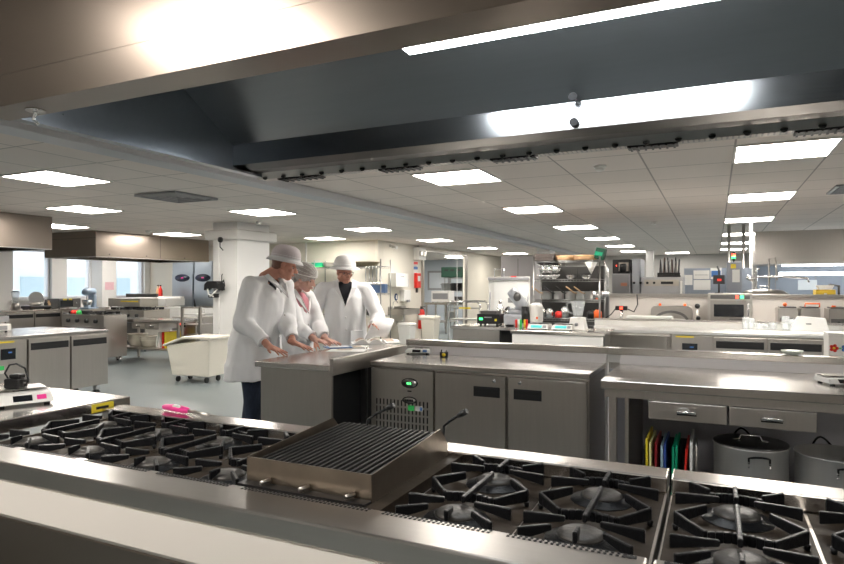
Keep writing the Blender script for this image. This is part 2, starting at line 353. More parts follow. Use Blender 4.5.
def hood_side(x0, x1, y0, y1, label, seams):
    t = thing('extraction_hood', label, 'hood', ((x0 + x1) / 2, (y0 + y1) / 2, 2.0)); a, b = (x1 - x0) / 2, (y1 - y0) / 2
    sh = MB().box((-a, -b, 0), (a, -b + .012, .499)).box((-a, b - .012, 0), (a, b, .499)).box((-a, -b + .012, 0), (-a + .012, b - .012, .499)).box((a - .012, -b + .012, 0), (a, b - .012, .499))
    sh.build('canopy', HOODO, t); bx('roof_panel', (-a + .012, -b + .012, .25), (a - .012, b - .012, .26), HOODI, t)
    lp = MB()
    for c, d in (((-a, -b), (a, -b + .07)), ((-a, b - .07), (a, b)), ((-a, -b + .07), (-a + .07, b - .07)), ((a - .07, -b + .07), (a, b - .07))): lp.box((c[0], c[1], -.012), (d[0], d[1], -.0005))
    lp.build('bottom_lip', STEEL, t)
    bx('seam', (-a, -b - .002, .36), (a, -b - .0002, .364), DARK, t)
    for k in seams: bx('seam', (a + .0002, -b + 2 * b * k, 0), (a + .002, -b + 2 * b * k + .005, .499), DARK, t)
    for k in (.1, .4, .75): MB().lathe([(.012, 0), (.012, .004), (0, .004)], n=10, M=Matrix.Translation((a + .002, -b + 2 * b * k, .05)) @ Matrix.Rotation(R90, 4, 'Y')).build('screw', BLACK, t)
    for k in range(3): bx('slot_grille', (a - .06, -b + .3 + k * .9, -.018), (a - .01, -b + .6 + k * .9, -.0125), BLACK, t)
    for k in range(2): bx('slot_grille', (-a + .3 + k * .7, -b + .01, -.018), (-a + .55 + k * .7, -b + .06, -.0125), BLACK, t)
hood_side(-10.9, -9.38, 2.9, 6.3, 'nearest boxy stainless hood at the left edge, in front of the windows', (.5,))
hood_side(-12.42, -10.87, 8.18, 11.15, 'long boxy hood above the left cookers, with a brown side and bluish end', (.52,))
t = thing('extraction_hood', 'wide steel canopy hood on the far right with tube lights below', 'hood', (3.0, 14.7, 1.95))
xl = ony(755, 252, 14)[0] - 3.0
bx('canopy', (xl, -.7, -.10), (3.6, .7, .549), STEELV, t); bx('strip_light', (ony(782, 262, 14)[0] - 3, -.72, -.145), (3.4, -.66, -.115), TUBE2, t)
lt = MB().tube([(ony(780, 273, 14.6)[0] - 3, .1, -.28), (3.4, .1, -.28)], 0.035, 12).build('tube_light', TUBE2, t); MB().box((0, .09, -.25), (.02, .11, -.10)).box((2.5, .09, -.25), (2.52, .11, -.10)).build('hanger', STEEL, lt)
# ======================= COOKING RANGE (foreground) =======================
HY0, HY1 = 1.262, 1.785; FY = 1.125
SHEENF = mat('painted_fascia_sheen', (.56, .53, .49), .1, .35)  # pale colour stands in for the bright reflection on the steel fascia
def cooking_range(x0, x1, n, label, mods, ledge=None):
    """x0..x1 body, mods: list of hob modules (xa, xb)"""
    t = thing('gas_range', label, 'cooker', ((x0 + x1) / 2, 1.5, 0)); cx = (x0 + x1) / 2
    def B(nm, a, b, m, bev=0., par=None): return bx(nm, (a[0] - cx, a[1] - 1.5, a[2]), (b[0] - cx, b[1] - 1.5, b[2]), m, par or t, bev)
    B('body', (x0, FY + .02, .12), (x1, 1.87, .86), STEELV)
    for a in (x0 + .06, x1 - .06):
        for b in (FY + .10, 1.80): MB().lathe([(.022, 0), (.022, .12)], (a - cx, b - 1.5, 0), 14).build('leg', CHROME, t)
    B('front_ledge', (x0, FY, .845), (x1, HY0, .90), STEEL, .006)
    MB().prism([(FY + .0, .8445), (FY - .045, .775), (FY - .04, .765), (FY + .02, .765), (FY + .02, .8445)], x0 - cx, x1 - cx, 'x', Matrix.Translation((0, -1.5, 0))).build('sloping_fascia', SHEENF, t)
    B('control_panel', (x0, FY - .045, .56), (x1, FY + .019, .764), HOODO, .003)
    B('oven_door', (x0 + .02, FY - .02, .16), (x1 - .02, FY + .019, .545), STEELV, .004)
    MB().tube([(x0 + .08 - cx, FY - 1.5 - .02, .50), (x0 + .08 - cx, FY - 1.56, .50), (x1 - .08 - cx, FY - 1.56, .50), (x1 - .08 - cx, FY - 1.52, .50)], .012).build('door_handle', CHROME, t)
    B('back_rail', (x0, HY1, .862), (x1, 1.885, .905), WTOP, .004)
    for xa, xb in mods:
        wide = xb - xa > .35; hp = B('hob_plate', (xa + .002, HY0, .845), (xb - .002, HY1, .8922 if wide else .862), HOBP)
        m = (xa + xb) / 2
        for k, yb in enumerate(() if wide else (1.377, 1.660)):
            bn = MB().lathe([(.080, 0), (.078, .003), (.056, .006), (.054, .012)], (m - cx, yb - 1.5, .862), 28).build('burner', IRON, t)
            MB().lathe([(.050, .0), (.051, .008), (.044, .013), (.016, .015), (0, .015)], (m - cx, yb - 1.5, .870), 28).build('burner_cap', CAPM, bn)
        k = MB().lathe([(.026, 0), (.022, .03), (0, .032)], (0, 0, 0), 18, Matrix.Translation((m - cx - .06, FY - 1.5 - .045, .665 - .06)) @ Matrix.Rotation(R90, 4, 'X')); k.build('knob', BLACK, t)
        k = MB().lathe([(.026, 0), (.022, .03), (0, .032)], (0, 0, 0), 18, Matrix.Translation((m - cx + .06, FY - 1.5 - .045, .665 - .06)) @ Matrix.Rotation(R90, 4, 'X')); k.build('knob', BLACK, t)
        sl = MB(); x = xa + .02
        while x < xb - .02:
            sl.box((x - cx, HY0 - 1.5 - .024, .9003), (x - cx + .006, HY0 - 1.5 - .017, .9012)); sl.box((x - cx + .002, HY0 - 1.5 - .013, .9003), (x - cx + .008, HY0 - 1.5 - .006, .9012)); x += .0115
        sl.build('vent_perforation', DARK, t)['kind'] = 'stuff'
    for xs in (x0 + .02, x1 - .045): B('vent_slot', (xs, HY0 - .022, .9003), (xs + .026, HY0 - .010, .9012), DARK)
    return t
LM = [(-2.316 + .298 * k, -2.018 + .298 * k) for k in range(4)]
BM_ = [(-.708, -.412), (-.412, -.120)]
cooking_range(-2.335, -.116, 3, 'long gas range carrying the chargrill, left of the narrow black gap', LM + [(-1.12, -.710)] + BM_)
CM = [(-.104, .198), (.202, .504), (.508, .80), (.804, 1.05)]
cooking_range(-.106, 1.06, 4, 'gas range at the right, right of the narrow black gap', CM)
# pan supports
def pan_support():
    t = thing('pan_support', '', 'pan support', (0, 0, .862)); m = MB(); zt = .042
    w = .0095
    m.bar((0, .085), (0, -.125), w, (.024, .024), (zt, zt))                       # middle bar
    m.bar((0, .215), (0, .165), w, .004, zt); m.bar((0, .165), (0, .13), w, (.02, .028), zt)
    for s in (-1, 1):
        m.bar((s * .122, -.020), (s * .062, .052), w, (.012, .022), zt)           # V arms of the hexagon
        m.bar((s * .122, -.020), (s * .060, -.085), w, (.012, .010), (zt, .032))
        m.bar((s * .128, .112), (s * .035, .120), w, (.012, .029), zt)            # side fingers
        m.bar((s * .124, -.152), (s * .036, -.146), w, (.012, .029), zt)
        m.bar((s * .100, .212), (s * .055, .168), w, .004, zt)                    # back corner arms
        m.bar((s * .110, -.245), (s * .052, -.200), w, (.012, .028), zt)           # front corner fingers
    # web arcs
    for yc, dip in ((.168, .014), (-.085, .016)):
        P = [(-.058 + .116 * k / 8, yc + dip * sin(pi * k / 8)) for k in range(9)]
        for a, b in zip(P, P[1:]): m.bar(a, b, .010, .008, .032)
    m.bar((0, -.225), (0, -.19), w, (.016, .029), zt)
    for v in m.bm.verts: v.co.x *= 1.07; v.co.y *= 1.083
    m.build('grid', IRON, t, .0022, 1)
    for fx, fy in ((-.1, .222), (.1, .222), (-.112, -.255), (.112, -.255), (-.129, -.022), (.129, -.022)): MB().lathe([(.006, 0), (.008, .013)], (fx, fy, 0), 8).build('foot', IRON, t)
    return t
P0 = pan_support()
names = ['leftmost cast-iron pan support on the left range, beside the worktable', 'second cast-iron pan support from the left end of the range', 'third cast-iron pan support from the left, near the pink lighter', 'cast-iron pan support directly left of the chargrill',
         'cast-iron pan support directly right of the chargrill', 'cast-iron pan support left of the black gap', 'large cast-iron pan support right of the black gap', 'cast-iron pan support cut by the right edge', 'cast-iron pan support beyond the right edge', 'cast-iron pan support at the hidden right end of the range']
for i, (a, b) in enumerate(LM + BM_ + CM):
    if i == 0: P0.location = ((a + b) / 2, 1.554, .8623); P0['label'] = names[0]
    elif i < 8: copy_tree(P0, ((a + b) / 2, 1.554, .8623), 0, names[i])
# chargrill
HEAT = mat('heat_stained_steel', (.27, .225, .18), 1, .36, .05, (12, 12, 12), .3, rvar=.08)
def chargrill():
    x0, x1, y0, y1 = -1.140, -.755, 1.310, 1.782; t = thing('chargrill', 'stainless chargrill with black ribbed bars between two hobs', 'grill', ((x0 + x1) / 2, (y0 + y1) / 2, .8925)); a, b = (x1 - x0) / 2, (y1 - y0) / 2
    zf, zb = .068, .092
    for s in (-1, 1):
        e = s * a; MB().prism([(-b, 0), (b, 0), (b, zb - .055), (b - .055, zb), (b - .07, zb), (-b, zf)], e - .0015, e + .0015, 'x').build('side_guard', HEAT, t)
    bx('front_guard', (-a, -b, 0), (a, -b + .003, zf), HEAT, t); bx('back_guard', (-a, b - .003, 0), (a, b, .035), HEAT, t)
    bx('grease_tray', (-a + .004, -b + .005, .002), (a - .004, b - .005, .012), DARK, t)
    n = 19
    g = MB()
    for k in range(n):
        x = -a + .02 + (2 * a - .04) * k / (n - 1)
        g.prism([(x - .0055, .048), (x + .0055, .048), (x + .0035, .058), (x - .0035, .058)], -b + .012, b - .012, 'y', Matrix.Identity(4))
    g.box((-a + .008, -b + .02, .036), (a - .008, -b + .035, .048)); g.box((-a + .008, b - .035, .036), (a - .008, b - .02, .048)); g.box((-a + .008, -.01, .036), (a - .008, .01, .048))
    go = g.build('grill_bars', mat('grill_iron', (.016, .015, .015), .1, .45, .3, (60, 8, 60), .3, spec=.3), t)
    # shear bars up towards the back
    for v in go.data.vertices: v.co.z += (v.co.y + b) * .03
    MB().box((-a + .01, -.13, .012), (-a + .02, .2, .04)).build('bar_rest', DSTEEL, t)
    # slots in front of the grill
    tr = MB().box((-a - .005, -b - .034, .0), (a + .0, -b - .001, .006)); tr.build('front_tray', BLACK, t)
    for k in (.18, .5, .85): MB().tube([(-a + 2 * a * k, -b - .030, .014), (-a + 2 * a * k + .012, -b - .004, .016)], .006).build('tray_clip', STEEL, t)
    for s, p in ((-1, [(367, 434), (368, 420), (376, 414), (386, 409), (394, 405)]), (1, [(443, 434), (444, 426), (450, 421), (458, 416), (467, 411)])):
        Y = 1.875; q = []
        for u, v in p: X, Z = ony(u, v, Y); q.append((X - (x0 + x1) / 2, Y - (y0 + y1) / 2, Z - .8925))
        q[0] = (q[0][0], q[0][1], .02)
        lv = MB().tube([q[0], q[1], q[2], q[3]], .0045, 8).build('lever', IRON, t)
        MB().tube([q[3], ((q[3][0] + q[4][0]) / 2, q[3][1], (q[3][2] + q[4][2]) / 2), q[4]], [.007, .0105, .009], 12).build('lever_grip', BLACK, lv)
    return t
chargrill()
# pink gas lighter on the back rail
x, y = onz(190, 410, .92); t = thing('gas_lighter', 'pink long-nosed gas lighter lying on the rear rail of the range', 'lighter', (-1.90, 1.842, .9205), radians(-9)); t.scale = (1.3, 1.3, 1.3)
hp = MB().tube([(-.13, 0, 0), (-.12, 0, 0), (-.07, 0, .002), (-.02, 0, 0), (0, 0, 0)], [.008, .013, .016, .015, .009], 14).build('handle', PINK, t); hp.scale = (1, 1, .7)
MB().tube([(-.07, -.006, .006), (-.06, -.008, .011), (-.045, -.008, .011), (-.035, -.006, .006)], .005, 8).build('trigger', WHITEP, t)
MB().tube([(0, 0, 0), (.03, 0, 0), (.035, 0, 0), (.10, 0, 0)], [.006, .0055, .004, .0035], 10).build('nozzle', STEEL, t)
# ---------------- left foreground worktable with scale ----------------
def work_table(x0, y0, x1, y1, label, H=.90, drawers=(), upstand=None, front='y', shelf=.28, topm=None, dr_x=None, cat='table', rim=.055):
    t = thing('worktable', label, cat, ((x0 + x1) / 2, (y0 + y1) / 2, 0)); a, b = (x1 - x0) / 2, (y1 - y0) / 2
    bx('worktop', (-a, -b, H - rim), (a, b, H), topm or WTOP, t, .004)
    for sx in (-1, 1):
        for sy in (-1, 1): bx('leg', (sx * (a - .06) - .02, sy * (b - .06) - .02, .02), (sx * (a - .06) + .02, sy * (b - .06) + .02, H - rim), STEELV, t).data.name = 'leg'; MB().lathe([(.024, 0), (.018, .02)], (sx * (a - .06), sy * (b - .06), 0), 12).build('foot', BLACK, t)
    if shelf: bx('undershelf', (-a + .03, -b + .05, shelf - .03), (a - .03, b - .03, shelf), STEELV, t, .003)
    if upstand:
        uz = upstand; bx('upstand', (-a, b - .07, H + .0005), (a, b, uz), WTOP, t, .004)
    for (da, db, dz0, dz1) in drawers:
        d = bx('drawer', (da, -b + .02, dz0), (db, -b + .5, dz1), STEELV, t, .003)
        m = (da + db) / 2; zc = (dz0 + dz1) / 2
        hp = bx('handle_plate', (m - .062, -b + .017, zc - .028), (m + .062, -b + .0199, zc + .028), STEEL, d)
        bx('recess', (m - .048, -b + .0150, zc - .016), (m + .048, -b + .0168, zc + .004), DARK, d)
        MB().tube([(m - .042, -b + .015, zc - .002), (m - .038, -b - .010, zc + .006), (m, -b - .014, zc + .009), (m + .038, -b - .010, zc + .006), (m + .042, -b + .015, zc - .002)], .010, 10).build('handle', CHROME, d)
    return t
t = work_table(-3.82, .5, -2.352, 1.94, 'steel worktable at the lower left carrying a scale, beside the range', H=.93, shelf=.3, rim=.05)
a, b = .734, .72
bx('sticker', (a + .0003, .53, .888), (a + .0012, .635, .924), YELLOW, t); bx('sticker_text', (a + .0013, .55, .900), (a + .0017, .61, .911), DARK, t)
def scale(u, v, z, w, d, label, Y=None, rz=0, hh=.045, body=WHITEP, strip=None, disp=None, loc=None):
    x, y = loc or onz(u, v, z); t = thing('digital_scale', label, 'scale', (x, y, z), rz)
    for sx in (-1, 1):
        for sy in (-1, 1): MB().lathe([(.012, 0), (.012, .010)], (sx * (w / 2 - .025), sy * (d / 2 - .025), 0), 10).build('foot', BLACK, t)
    MB().hexa([(-w / 2, -d / 2, .010), (w / 2, -d / 2, .010), (w / 2, d / 2, .010), (-w / 2, d / 2, .010), (-w / 2 + .01, -d / 2 + .03, hh), (w / 2 - .01, -d / 2 + .03, hh), (w / 2 - .01, d / 2, hh), (-w / 2 + .01, d / 2, hh)]).build('body', body, t, .006)
    bx('weighing_plate', (-w / 2 + .015, -d / 2 + .07, hh + .006), (w / 2 - .015, d / 2 - .005, hh + .011), STEEL, t, .002); bx('plate_support', (-.03, -.01, hh), (.03, .03, hh + .006), BLACK, t)
    q = (hh - .010) / .03
    M = Matrix.Translation((0, -d / 2 + .015, .010 + (hh - .01) / 2)) @ Matrix.Rotation(atan2(hh - .01, .03), 4, 'X')
    MB().box((-w * .2, -.013, .0005), (w * .12, .013, .0025), M).build('display', disp or SCREEN, t)
    MB().box((w * .2, -.010, .0005), (w * .36, .010, .0025), M).build('keypad', strip or BLUE, t)
    return t
t = scale(0, 0, .93, .21, .21, 'white and silver digital scale on the left worktable with a black plug on top', rz=radians(68), hh=.052, strip=PINK, loc=(-2.63, 1.63))
bx('label_sticker', (-.113, -.06, .015), (-.1085, .0, .04), YELLOW, t)
t = thing('power_adapter', 'black plug adapter resting on the scale of the left worktable', 'plug', (-2.65, 1.625, .9935), .4)
MB().box((-.035, -.03, 0), (.03, .03, .04)).box((-.02, -.02, .04), (.028, .02, .058)).build('body', BLACK, t, .006)
MB().tube([(-.03, 0, .03), (-.05, 0, .06), (-.03, .0, .095), (.0, 0, .10), (.03, .01, .08), (.045, .01, .03), (.04, -.01, .008)], .004, 8).build('cable', BLACK, t)
for k in (-.01, .01): bx('pin', (.03, k - .002, .02), (.048, k + .002, .026), CHROME, t)
t = thing('mains_plug', 'dark plug with a short cable lying in front of the left scale', 'plug', (-2.52, 1.41, .93), .6)
MB().box((-.022, -.02, 0), (.022, .02, .03)).build('body', BLACK, t, .006); MB().tube([(-.022, 0, .014), (-.06, .0, .008), (-.12, -.02, .006), (-.2, -.01, .006), (-.28, -.06, .006)], .0045, 8).build('cable', BLACK, t)
# ======================= ROW 1: counter fridge and drawer table =======================
def counter_fridge(x, y, w, d, label, ndoor=2, panel='left', H=.90, rz=0, top=True, pw=.37, wheels=False, grille=True, dark=False, hand=.11, base=.14):
    """local: front faces -y, origin at the front left bottom corner"""
    t = thing('counter_fridge', label, 'fridge', (x, y, 0), rz)
    zt = H - .035
    bx('carcass', (.004, .035, base), (w - .004, d, zt), STEELV, t)
    if top: bx('worktop', (-.005, -.005, zt), (w + .005, d, H), WTOP, t, .005)
    if panel == 'left': px0, px1, dx0, dx1 = 0, pw, pw, w
    elif panel == 'right': px0, px1, dx0, dx1 = w - pw, w, 0, w - pw
    else: px0 = px1 = 0; dx0, dx1 = 0, w
    if panel:
        p = bx('compressor_panel', (px0 + .005, 0, base), (px1 - .008, .034, zt - .012), STEELV, t, .002); m = (px0 + px1) / 2
        if grille:
            g = MB(); nc = 15
            for i in range(nc):
                xx = px0 + .05 + (pw - .1) * i / (nc - 1)
                for j in range(9): zz = base + .05 + j * .052; g.box((xx - .005, -.0015, zz), (xx + .005, -.0002, zz + .040))
            g.build('vent_slots', DARK, p)['kind'] = 'stuff'
            MB().lathe([(.062, 0), (.060, .004), (0, .004)], n=28, M=Matrix.Translation((m + .06, -.0003, zt - .10)) @ Matrix.Rotation(R90, 4, 'X'), sy=.55).build('badge_rim', BLACK, p)
            MB().lathe([(.055, 0), (.054, .003), (0, .003)], n=28, M=Matrix.Translation((m + .06, -.0045, zt - .10)) @ Matrix.Rotation(R90, 4, 'X'), sy=.52).build('display_badge', STEEL, p)
            bx('digital_display', (m + .035, -.0095, zt - .113), (m + .085, -.0078, zt - .088), SCREEN, p)
            for k in (0, 1, 2): bx('digit', (m + .044 + k * .012, -.0112, zt - .108), (m + .051 + k * .012, -.0096, zt - .094), LCD, p)
            MB().lathe([(.055, 0), (.053, .004), (0, .004)], n=28, M=Matrix.Translation((m + .06, -.0003, zt - .215)) @ Matrix.Rotation(R90, 4, 'X'), sy=.45).build('badge_rim', BLACK, p)
            MB().lathe([(.046, 0), (.044, .003), (0, .003)], n=28, M=Matrix.Translation((m + .06, -.0045, zt - .215)) @ Matrix.Rotation(R90, 4, 'X'), sy=.40).build('name_badge', STEEL, p)
            for k in range(5): bx('badge_lettering', (m + .032 + k * .012, -.0092, zt - .222), (m + .041 + k * .012, -.0078, zt - .208), BLACK, p)
            bx('switch', (m + .045, -.003, zt - .158), (m + .075, -.0003, zt - .150), BLACK, p)
            bx('sticker', (m + .05, -.0028, zt - .285), (m + .095, -.0003, zt - .25), GREEN, p); bx('sticker', (m + .105, -.0028, zt - .283), (m + .158, -.0003, zt - .25), WHITEP, p); bx('sticker_print', (m + .138, -.0038, zt - .28), (m + .155, -.0029, zt - .255), BLUE, p)
        else:
            bx('digital_display', (m - .10, -.004, zt - .22), (m + .06, -.0003, zt - .10), SCREEN, p); bx('digit', (m - .02, -.0055, zt - .15), (m + .02, -.0042, zt - .135), BLUE, p)
            bx('sticker', (px0 + .06, -.0025, zt - .33), (px0 + .13, -.0003, zt - .285), GREEN, p); bx('sticker', (px0 + .06, -.0025, zt - .37), (px0 + .13, -.0003, zt - .335), WHITEP, p)
            bx('sticker', (px0 + .05, -.0025, zt - .035), (px0 + .24, -.0003, zt - .018), YELLOW, p)
    dw = (dx1 - dx0) / ndoor if ndoor else 0
    for k in range(ndoor):
        a, b = dx0 + k * dw + .010, dx0 + (k + 1) * dw - .010
        dr = bx('door', (a, -.012, base + .005), (b, .034, zt - .016), STEELV, t, .004)
        hw = .088
        if hand < 0: ha, hb = a + .02, b - .02
        elif k % 2 == 0: ha, hb = b - .035 - 2 * hw, b - .035
        else: ha, hb = a + .035, a + .035 + 2 * hw
        hz = zt - .115 if hand > 0 else zt - .09
        hq = .035 if hand > 0 else .05; bx('handle_rim', (ha, -.015, hz - hq), (hb, -.0122, hz + .03), BLACK, dr, .003); bx('handle', (ha + .008, -.019, hz + .002), (hb - .008, -.0152, hz + .022), DARK, dr)
        if hand > 0: MB().lathe([(.012, 0), (.011, .004), (0, .004)], n=16, M=Matrix.Translation(((ha + hb) / 2 + (.05 if k % 2 == 0 else -.05), -.0122, zt - .045)) @ Matrix.Rotation(R90, 4, 'X')).build('lock', CHROME, dr)
    for sx in (.08, w - .08):
        for sy in (.10, d - .10):
            if wheels:
                c = MB().tube([(sx - .012, sy, .045), (sx + .012, sy, .045)], .045, 18).tube([(sx - .045, sy, .045), (sx - .02, sy, .045)], .045, 18); co_ = c.build('castor', RUBBER, t); MB().box((sx - .035, sy - .03, .092), (sx + .02, sy + .03, base)).build('castor_fork', CHROME, co_)
            else: MB().lathe([(.022, 0), (.022, .03), (.016, .03), (.016, base)], (sx, sy, 0), 14).build('leg', CHROME, t)
    return t
PALEC = mat('painted_cove_sheen', (.84, .80, .79), 0, .4)  # for an added cove: pale colour and slant imitate reflected ceiling light
t = counter_fridge(-2.165, 3.745, 1.49, .61, 'stainless counter fridge with two doors and a vented panel in the middle of the room', pw=.485)
bx('upstand', (-.03, .625, .14), (1.500, .69, .955), WHITEP, t, .002); MB().prism([(.56, .9005), (.6245, .9005), (.6245, .955), (.612, .955)], .0, 1.497, 'x').build('cove', PALEC, t); bx('upstand_cap', (-.035, .612, .9555), (1.502, .70, 1.0), WTOP, t, .004)
# the open drawer table right of it
t = work_table(-.575, 3.53, 2.1, 4.44, 'long stainless worktable with two drawers above pots and chopping boards', H=.90, rim=.048, shelf=.22,
    drawers=[((-.326 - .7625), (.056 - .7625), .704, .80), ((.065 - .7625), (.449 - .7625), .704, .80)])
bx('upstand', (-1.422, .385, .9005), (1.337, .44, .955), WHITEP, t, .002); MB().prism([(.315, .9005), (.3845, .9005), (.3845, .955), (.367, .955)], -1.337, 1.337, 'x').build('cove', PALEC, t); bx('upstand_cap', (-1.424, .365, .9555), (1.337, .455, 1.0), WTOP, t, .004)  # same added cove, slanted and pale so the upstand looks brightly lit
bx('apron', (-1.32, -.42, .803), (1.32, -.40, .8515), STEELV, t); bx('back_panel', (-1.42, .42, .10), (1.33, .435, .851), mat('pale_lilac_board', (.50, .50, .54), 0, .5), t)
bx('side_panel', (-1.22, -.35, .222), (-1.20, .40, .851), STEELV, t)
t2 = thing('dish', 'small white scalloped dish on the upstand right of the drawer table', 'dish', (onz(793, 355.5, 1.0)[0], 4.396, 1.0))
MB().lathe([(.03, 0), (.045, .006), (.062, .026), (.058, .026), (.042, .010), (0, .008)], (0, 0, 0), 32).build('bowl', mat('scalloped_china', (.62, .66, .58), 0, .3, .4, (60, 60, 4), .25), t2)
# scales and black plug on row 1
scale(419, 353, .90, .20, .21, 'white digital scale with dark keypad on the counter fridge', rz=radians(18), hh=.038)
x, y = onz(444, 357, .90); t = thing('masking_tape', 'black and yellow pocket tool beside the scale on the counter fridge', 'tool', (x, y, .9), .3)
MB().box((-.03, -.018, 0), (.03, .018, .038)).box((-.022, -.014, .038), (-.012, .014, .055)).box((.012, -.014, .038), (.022, .014, .050)).build('body', BLACK, t, .005)
MB().lathe([(.014, 0), (.013, .003), (0, .003)], n=18, M=Matrix.Translation((0, -.018, .018)) @ Matrix.Rotation(R90, 4, 'X')).build('yellow_button', YELLOW, t); t.name = 'tape_measure'
scale(838, 384, .90, .17, .17, 'white digital scale at the right end of the drawer table', rz=radians(20), hh=.036)
# stock pots
def stockpot(x, y, r, H, label, lid):
    z0 = .2202; t = thing('stockpot', label, 'pot', (x, y, z0))
    MB().lathe([(0, 0), (r - .01, 0), (r, .012), (r, H), (r + .006, H + .003), (r + .004, H + .008), (r - .005, H + .006), (r - .006, .01), (0, .008)], n=48).build('body', ALU, t)
    for s, ang in ((1, radians(100)), (-1, radians(100))):
        c, d = cos(ang) * s, sin(ang) * s; tx, ty = -d, c; zz = H - .03
        if s > 0: zz = H - .005
        pts = [(c * (r + .004) + tx * k, d * (r + .004) + ty * k, zz - .03) for k in (-.04,)]
        P = []
        for k in range(9):
            q = -.045 + .09 * k / 8; o = .03 * sin(pi * k / 8)
            P.append((c * (r + .006 + o) + tx * q * 1.1, d * (r + .006 + o) + ty * q * 1.1, zz + .045 * sin(pi * k / 8) * (1 if s > 0 else .3)))
        P = [(P[0][0], P[0][1], zz - .03)] + P + [(P[-1][0], P[-1][1], zz - .03)]
        h = MB().tube(P, .0055, 8).build('handle', IRON, t)
        for q in (-.05, .05):
            for k in (0, .022): MB().ball((c * (r + .005) + tx * q, d * (r + .005) + ty * q, zz - .045 + k), .007, seg=8).build('rivet', CHROME, h)
    if lid:
        l = MB().lathe([(r + .004, H + .010), (r + .002, H + .016), (r * .5, H + .020), (0, H + .022), (0, H + .018), (r - .01, H + .010)], n=48).build('lid', DSTEEL, t)
        MB().tube([(-.085, 0, H + .020), (-.055, .0, H + .024), (-.045, 0, H + .048), (.045, 0, H + .048), (.055, 0, H + .024), (.085, 0, H + .020)], .005, 8).build('lid_handle', CHROME, l)
    return t
stockpot(.175, 3.83, .182, .335, 'large aluminium stockpot with a dark lid under the drawer table', True)
stockpot(.565, 3.83, .182, .325, 'open aluminium stockpot without lid at the right under the table', False)
# chopping board rack
t = thing('board_rack', 'white and black rack for coloured chopping boards under the table', 'rack', (-.17, 3.80, .2202))
bx('base', (-.19, -.18, 0), (.062, .18, .015), BLACK, t); bx('end_plate', (.048, -.18, .0155), (.060, .18, .36), WHITEP, t); bx('end_plate', (-.19, -.18, .0155), (-.183, .18, .30), BLACK, t); bx('back_plate', (-.18, .17, .0155), (.045, .18, .30), BLACK, t)
MB().tube([(.078, -.15, .0), (.078, -.15, .33), (.078, -.11, .37), (.078, -.07, .33), (.078, -.07, 0)], .004, 8).build('wire_handle', STEEL, t)
for i, (dx, m, l, tilt, hgt) in enumerate(((-.172, YELLOW, 'bright yellow chopping board at the left end of the rack', 0, .34), (-.153, mat('pale_yellow_plastic', (.80, .76, .35), 0, .35), 'pale yellow chopping board beside the bright yellow one', 0, .32),
        (-.124, mat('maroon_plastic', (.28, .015, .02), 0, .4), 'dark red chopping board in the rack', 0, .32), (-.094, mat('pale_blue_plastic', (.35, .50, .60), 0, .4), 'pale blue chopping board in the rack', 0, .31), (-.078, mat('deep_blue_plastic', (.03, .07, .30), 0, .4), 'dark blue chopping board beside the pale blue one', 0, .32),
        (-.041, mat('green_plastic', (.0, .32, .16), 0, .4), 'left green chopping board in the rack', .02, .31), (-.025, MATS['green_plastic'], 'right green chopping board in the rack', .02, .32), (.014, RED, 'red chopping board leaning in the rack', .06, .31))):
    o = MB().box((-.006, -.17, 0), (.006, .16, hgt), Matrix.Rotation(tilt, 4, 'Y')).build('chopping_board', m, None, .002); o.location = (-.17 + dx, 3.80, .2362); tag(o, l, 'chopping board', None)
# ======================= PASS TABLE =======================
t = thing('preparation_table', 'stainless preparation table with closed end panel where the three people stand', 'table', (-2.585, 4.16, 0)); a, b = .31, .76
bx('worktop', (-a, -b, .86), (a, b, .90), WTOP, t, .005); bx('side_rim', (a + .0005, -b, .835), (a + .03, b, .945), STEEL, t, .003)
bx('end_panel', (-a + .03, -b + .03, .04), (a - .005, -b + .05, .859), STEELV, t, .002); bx('back_panel', (-a + .03, -b + .051, .04), (-a + .045, b - .03, .859), STEELV, t)
bx('side_panel', (a - .09, -b + .06, .10), (a - .075, b - .04, .859), DARK, t); bx('undershelf', (-a + .05, -b + .06, .25), (a - .092, b - .05, .27), DSTEEL, t)
for y in (-b + .055, -.25, .3, b - .05): bx('leg', (a - .07, y, .02), (a - .03, y + .04, .859), DSTEEL, t)
for y in (-.5, .0, .5): bx('adjustable_foot', (a - .3, y, 0), (a - .26, y + .04, .039), BLACK, t)
# ======================= PEOPLE =======================
def remeshed(mb, name, m, parent, vox, smooth=4, cutter=None, disp=None, mats=None):
    me = bpy.data.meshes.new(name); bmesh.ops.recalc_face_normals(mb.bm, faces=mb.bm.faces); mb.bm.to_mesh(me); mb.bm.free()
    o = bpy.data.objects.new(name, me); COL.objects.link(o)
    r = o.modifiers.new('r', 'REMESH'); r.mode = 'VOXEL'; r.voxel_size = vox; r.use_smooth_shade = True
    sm = o.modifiers.new('s', 'SMOOTH'); sm.iterations = smooth; sm.factor = .5
    if cutter:
        c = o.modifiers.new('b', 'BOOLEAN'); c.operation = 'DIFFERENCE'; c.object = cutter; c.solver = 'EXACT'
    bpy.context.view_layer.update()
    dg = bpy.context.evaluated_depsgraph_get(); nm = bpy.data.meshes.new_from_object(o.evaluated_get(dg)); o.modifiers.clear(); o.data = nm
    bpy.data.meshes.remove(me); nm.name = name
    nm.materials.clear(); nm.materials.append(m)
    for p in nm.polygons: p.use_smooth = True; p.material_index = 0
    if disp:
        nrm = [v.normal.copy() for v in nm.vertices]
        for v, n in zip(nm.vertices, nrm): v.co += n * disp(v.co)
    o.parent = parent
    if cutter: bpy.data.objects.remove(cutter)
    return o
def lerp(a, b, t): return Vector(a) * (1 - t) + Vector(b) * t
